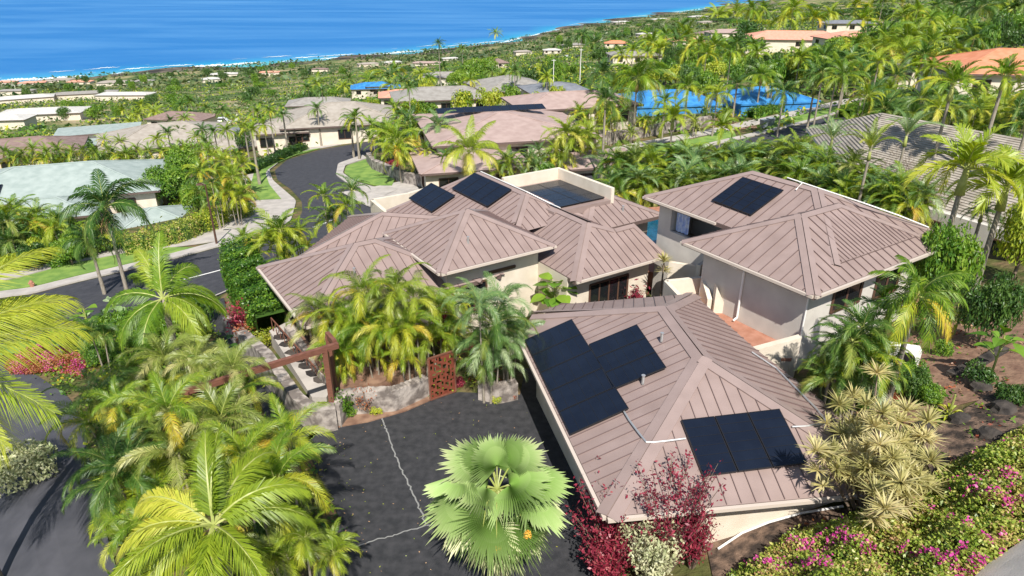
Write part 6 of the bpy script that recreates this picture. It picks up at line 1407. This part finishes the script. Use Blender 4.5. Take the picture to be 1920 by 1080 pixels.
# small pandanus like tree by the terrace
sp = U(1235, 590, .3); t = thing('tufted_plant', 'slender tufted dracaena beside the terrace wall', 'plant', sp); mb = MB(); g = np.random.RandomState(3)
mb.tube([(0,0,-.5),(0,0,2.8)], [.05,.04], 6, 1); spiky(mb, (0,0,2.9), 70, .6, .05, g, up=.5, rnd=.3); spiky(mb, (.1,.2,2.3), 50, .5, .05, g, up=.4, rnd=.4)
link('foliage', mb.mesh('tuft', [MT['drac'], MT['bark']]), t, (0,0,0))
# leafless tree before the tiled roof
def bare_tree(u, v, h, rpx, label, seed=1):
    p = ground(u, v, h*.6); d = depth((p[0],p[1],p[2]+h*.6)); R_ = rpx*d/F_PX; g = np.random.RandomState(seed); mb = MB()
    def br(p0, dr, L_, r_, lv):
        p1 = p0 + dr*L_*.5 + g.randn(3)*.04*L_; p2 = p1 + (dr + g.randn(3)*.2)*L_*.5
        mb.tube([p0,p1,p2], [r_, r_*.8, r_*.6], 5 if lv < 3 else 3)
        if lv >= 6: return
        for _ in range(3 if lv < 4 else 2):
            nd = dr + g.randn(3)*.62; nd[2] = nd[2]*.8 + .12; nd /= np.linalg.norm(nd); br(p2, nd, L_*.72, r_*.62, lv+1)
    for k in range(3): dr = np.array([math.cos(k*2.1)*.7, math.sin(k*2.1)*.7, 1.]); br(np.array([0,0,0.]), dr/np.linalg.norm(dr), R_*.62, .11, 0)
    t = thing('bare_tree', label, 'tree', p); link('branches', mb.mesh('bare_branches', [MT['bark']]), t, (0,0,0)); return t
bare_tree(1700, 345, 4, 78, 'leafless frangipani tree with tangled branches before the tiled roof', 2); bare_tree(1640, 345, 3.4, 50, 'smaller leafless tree left of the tangled one', 5); bare_tree(1760, 385, 3.4, 60, 'leafless branches right of the tangled tree behind the brown roof corner', 7)

drape('soil_bed', px([(1545,700),(1640,665),(1760,610),(1980,560)]), px([(1560,760),(1700,800),(1800,760),(1990,730)]), .05, MT['soil'], 40, 10)
drape('rock_and_painted_shade', px([(1720,830),(1790,780),(1850,745),(1990,700)]), px([(1745,890),(1810,865),(1870,845),(1990,800)]), .07, MT['rocky'], 40, 10)  # dark colour stands in for the shadow lying on this slope
drape('rock_and_painted_shade', px([(1320,1000),(1400,985),(1480,965),(1600,955)]), px([(1340,1100),(1440,1060),(1520,1010),(1620,975)]), .05, MT['rocky'], 30, 8)
# ------------------------------------------------------------------ middle and far distance planting
def spread(n_, poly, mind, seed, tries=4000):
    g = np.random.RandomState(seed); P_ = np.array(poly, float); lo, hi = P_.min(0), P_.max(0); out = []
    for _ in range(tries):
        if len(out) >= n_: break
        u = lo[0]+g.rand()*(hi[0]-lo[0]); v = lo[1]+g.rand()*(hi[1]-lo[1])
        if inside_dist(np.array([u]), np.array([v]), poly)[0] > 0 or any(abs(u-a)/1.0 + abs(v-b)*1.8 < mind for a, b in out): continue
        gp = ground(u, v + 8)
        if any(not outside(np.array([gp[0]]), np.array([gp[1]]), e, .8)[0] for e in EXCL): continue
        out.append((u, v))
    return out
def zone(grp, words, n_, poly, mind, seed, hr, rr, mix, typ):
    pts = sorted(spread(n_, poly, mind, seed)); g = np.random.RandomState(seed)
    for i, (u, v) in enumerate(pts):
        h = g.uniform(*hr); r_ = g.uniform(*rr); lm = mix[g.randint(len(mix))]; lb = '%s, %s' % (words, ordn(i, len(pts)))
        if typ == 'tree': tree(u, v, h, r_, lb, lm, hi=r_ > 34, group=grp, base=.15)
        elif typ == 'palm': palm(u, v, h, r_, ['royal','coco','fluffy','xmas'][g.randint(4)], lb, lm=lm, hi=r_ > 34, group=grp, tr=.12)
        elif typ == 'areca': A(u, v, h, r_, lb, 3, lm, r_ > 34, group=grp)
        else: shrub(u, v, h, r_, lb, lm, 'lo', group=grp)
zone('trees on the slope above the left houses', 'tree on the green slope above the left houses', 20, [(120,190),(300,165),(520,150),(640,150),(560,190),(380,195),(220,215),(110,215)], 26, 1, (4,7), (10,18), ['leafg','leafd','leafg'], 'tree')
zone('palms among the left houses', 'palm standing among the houses left of the bend', 14, [(180,205),(300,195),(450,180),(560,190),(540,215),(420,225),(200,235)], 30, 2, (4,6.5), (13,19), ['areca','dull','coco'], 'palm')
zone('palms before the beige roofs', 'palm before the beige roofs left of the road bend', 12, [(150,262),(300,250),(480,232),(540,228),(520,250),(400,268),(200,285)], 26, 41, (4,6), (15,21), ['areca','dull','coco'], 'palm')
zone('trees before the beige roofs', 'leafy tree before the beige roofs left of the road bend', 10, [(100,270),(300,255),(500,235),(560,232),(520,255),(400,270),(200,288)], 30, 42, (3,4.5), (15,22), ['leafg','leafy','leafd'], 'tree')
zone('trees before the grey roofs', 'leafy tree before the grey roofs right of the road bend', 8, [(690,190),(780,170),(900,170),(1000,168),(980,185),(800,192),(710,205)], 28, 43, (3,4.5), (16,24), ['leafg','areca','leafd'], 'tree')
zone('shore trees at the left', 'dark tree near the shore left of centre', 18, [(0,158),(200,145),(420,128),(640,118),(660,135),(450,150),(200,170),(0,180)], 30, 3, (7,12), (7,12), ['leafd','leafg'], 'tree')
zone('palms in the central belt', 'palm in the green belt behind the central roofs', 20, [(560,165),(700,130),(900,125),(1060,120),(1080,145),(900,150),(730,170),(600,190)], 26, 4, (4,7), (15,24), ['areca','dull','coco'], 'palm')
zone('trees in the central belt', 'leafy tree in the belt behind the central roofs', 20, [(480,175),(700,135),(960,110),(1100,110),(1150,150),(900,165),(640,180)], 26, 5, (4,7), (14,24), ['leafg','leafy','leafd'], 'tree')
tree(900, 128, 9, 36, 'tall dense bright green tree left of the pale grey roof', 'leafg', True, base=.1, seed=0); tree(862, 148, 6, 30, 'dense green tree beside the tallest dense tree', 'leafg', True, base=.1, seed=3)
zone('trees around the modern house', 'green tree or bush around the modern house', 14, [(680,200),(760,195),(800,190),(1000,175),(1110,185),(1150,215),(1110,235),(1060,190),(760,215),(700,240)], 30, 6, (3,5), (20,30), ['leafg','leafy','areca'], 'tree')
zone('trees right of the tall palms', 'dense bush above the right street verge', 18, [(1130,150),(1280,120),(1440,115),(1500,125),(1480,145),(1330,150),(1160,165)], 28, 7, (3.5,6), (22,32), ['leafg','leafd','leafy'], 'tree')
zone('upper ridge trees', 'tree on the upper ridge left of the salmon roofs', 20, [(1100,95),(1250,70),(1400,75),(1440,95),(1300,110),(1150,120)], 26, 8, (5,8), (14,22), ['leafg','leafd'], 'tree')
zone('upper ridge palms', 'palm on the upper ridge above the street', 20, [(1110,80),(1250,60),(1400,55),(1430,80),(1440,110),(1280,105),(1130,110)], 28, 9, (5,8), (20,30), ['areca','coco','dull'], 'palm')
zone('right hillside trees', 'tree of the dense grove at the upper right', 26, [(1480,105),(1640,60),(1800,30),(1820,60),(1800,90),(1740,125),(1560,135)], 34, 10, (5,8), (24,38), ['leafg','leafd','leafy','leafg'], 'tree')
zone('right hillside palms', 'palm of the grove at the upper right', 26, [(1490,110),(1640,70),(1800,35),(1830,70),(1780,130),(1640,150),(1520,140)], 36, 11, (5,8), (30,42), ['areca','coco','dull'], 'palm')
zone('top edge trees', 'tree along the top edge right of the sea', 24, [(1340,35),(1480,10),(1700,-5),(1920,-10),(1920,25),(1700,40),(1500,35),(1400,60)], 36, 12, (7,10), (20,32), ['leafg','leafd','areca'], 'tree')
zone('top edge palms', 'palm along the top edge right of the sea', 18, [(1340,30),(1500,10),(1700,0),(1920,0),(1920,35),(1700,40),(1500,40)], 40, 13, (7,10), (24,34), ['areca','dull','coco'], 'palm')
zone('far right grove', 'dense tree behind the road at the far right', 12, [(1690,60),(1800,45),(1920,40),(1920,70),(1800,75),(1700,90)], 36, 14, (5,8), (24,34), ['leafd','leafg'], 'tree')
zone('palms behind the tiled roof', 'palm behind the ridge of the tiled roof', 14, [(1580,190),(1700,165),(1900,175),(1920,210),(1780,215),(1640,205)], 40, 15, (4.5,6), (34,48), ['areca','dull','coco'], 'areca')
zone('bushes behind the tiled roof', 'bush behind the ridge of the tiled roof', 10, [(1640,185),(1760,170),(1920,190),(1920,225),(1750,210)], 40, 16, (3,4), (26,40), ['leafg','leafd'], 'tree')
zone('bank planting under the blue tarpaulins', 'clump on the bank between pavement and blue tarpaulins', 7, [(1130,225),(1250,205),(1380,190),(1400,215),(1280,235),(1140,255)], 30, 17, (1.4,2.2), (13,19), ['areca','dull','straw'], 'areca')
zone('point trees', 'dark tree on the distant green point', 20, [(1000,70),(1100,50),(1200,38),(1320,25),(1330,45),(1200,60),(1060,85)], 24, 18, (8,14), (6,11), ['leafd','leafg'], 'tree')
zone('thicket fill right', 'green bush below the big pair of palms by the tiled roof', 8, [(1700,420),(1800,400),(1900,430),(1900,500),(1800,470)], 40, 19, (2,3.4), (26,40), ['leafg','leafd','leafy'], 'tree')
zone('left bed shrubs', 'leafy shrub under the palms of the left bed', 22, [(140,600),(420,600),(470,720),(560,850),(600,1060),(300,1060),(230,900),(170,760)], 70, 20, (.9,1.6), (26,40), ['leafg','leafd','leafy'], 'tree')
zone('garden bushes beyond the street', 'leafy bush beyond the left street', 14, [(-20,440),(180,430),(240,440),(200,470),(60,490),(-20,500)], 34, 21, (1.2,2.4), (24,36), ['leafg','leafd','leafy'], 'tree')
zone('near street shrubs', 'leafy shrub between the near palms and the left street', 12, [(110,575),(240,588),(360,565),(430,585),(380,620),(200,625)], 34, 22, (1.2,2.2), (22,32), ['leafg','leafd'], 'tree')
zone('planting behind roofs', 'bush between the rear roof and the right street', 14, [(770,320),(930,290),(1040,300),(1120,330),(1000,318),(880,312)], 30, 23, (1.4,2.4), (20,30), ['leafg','leafd','leafg'], 'tree')
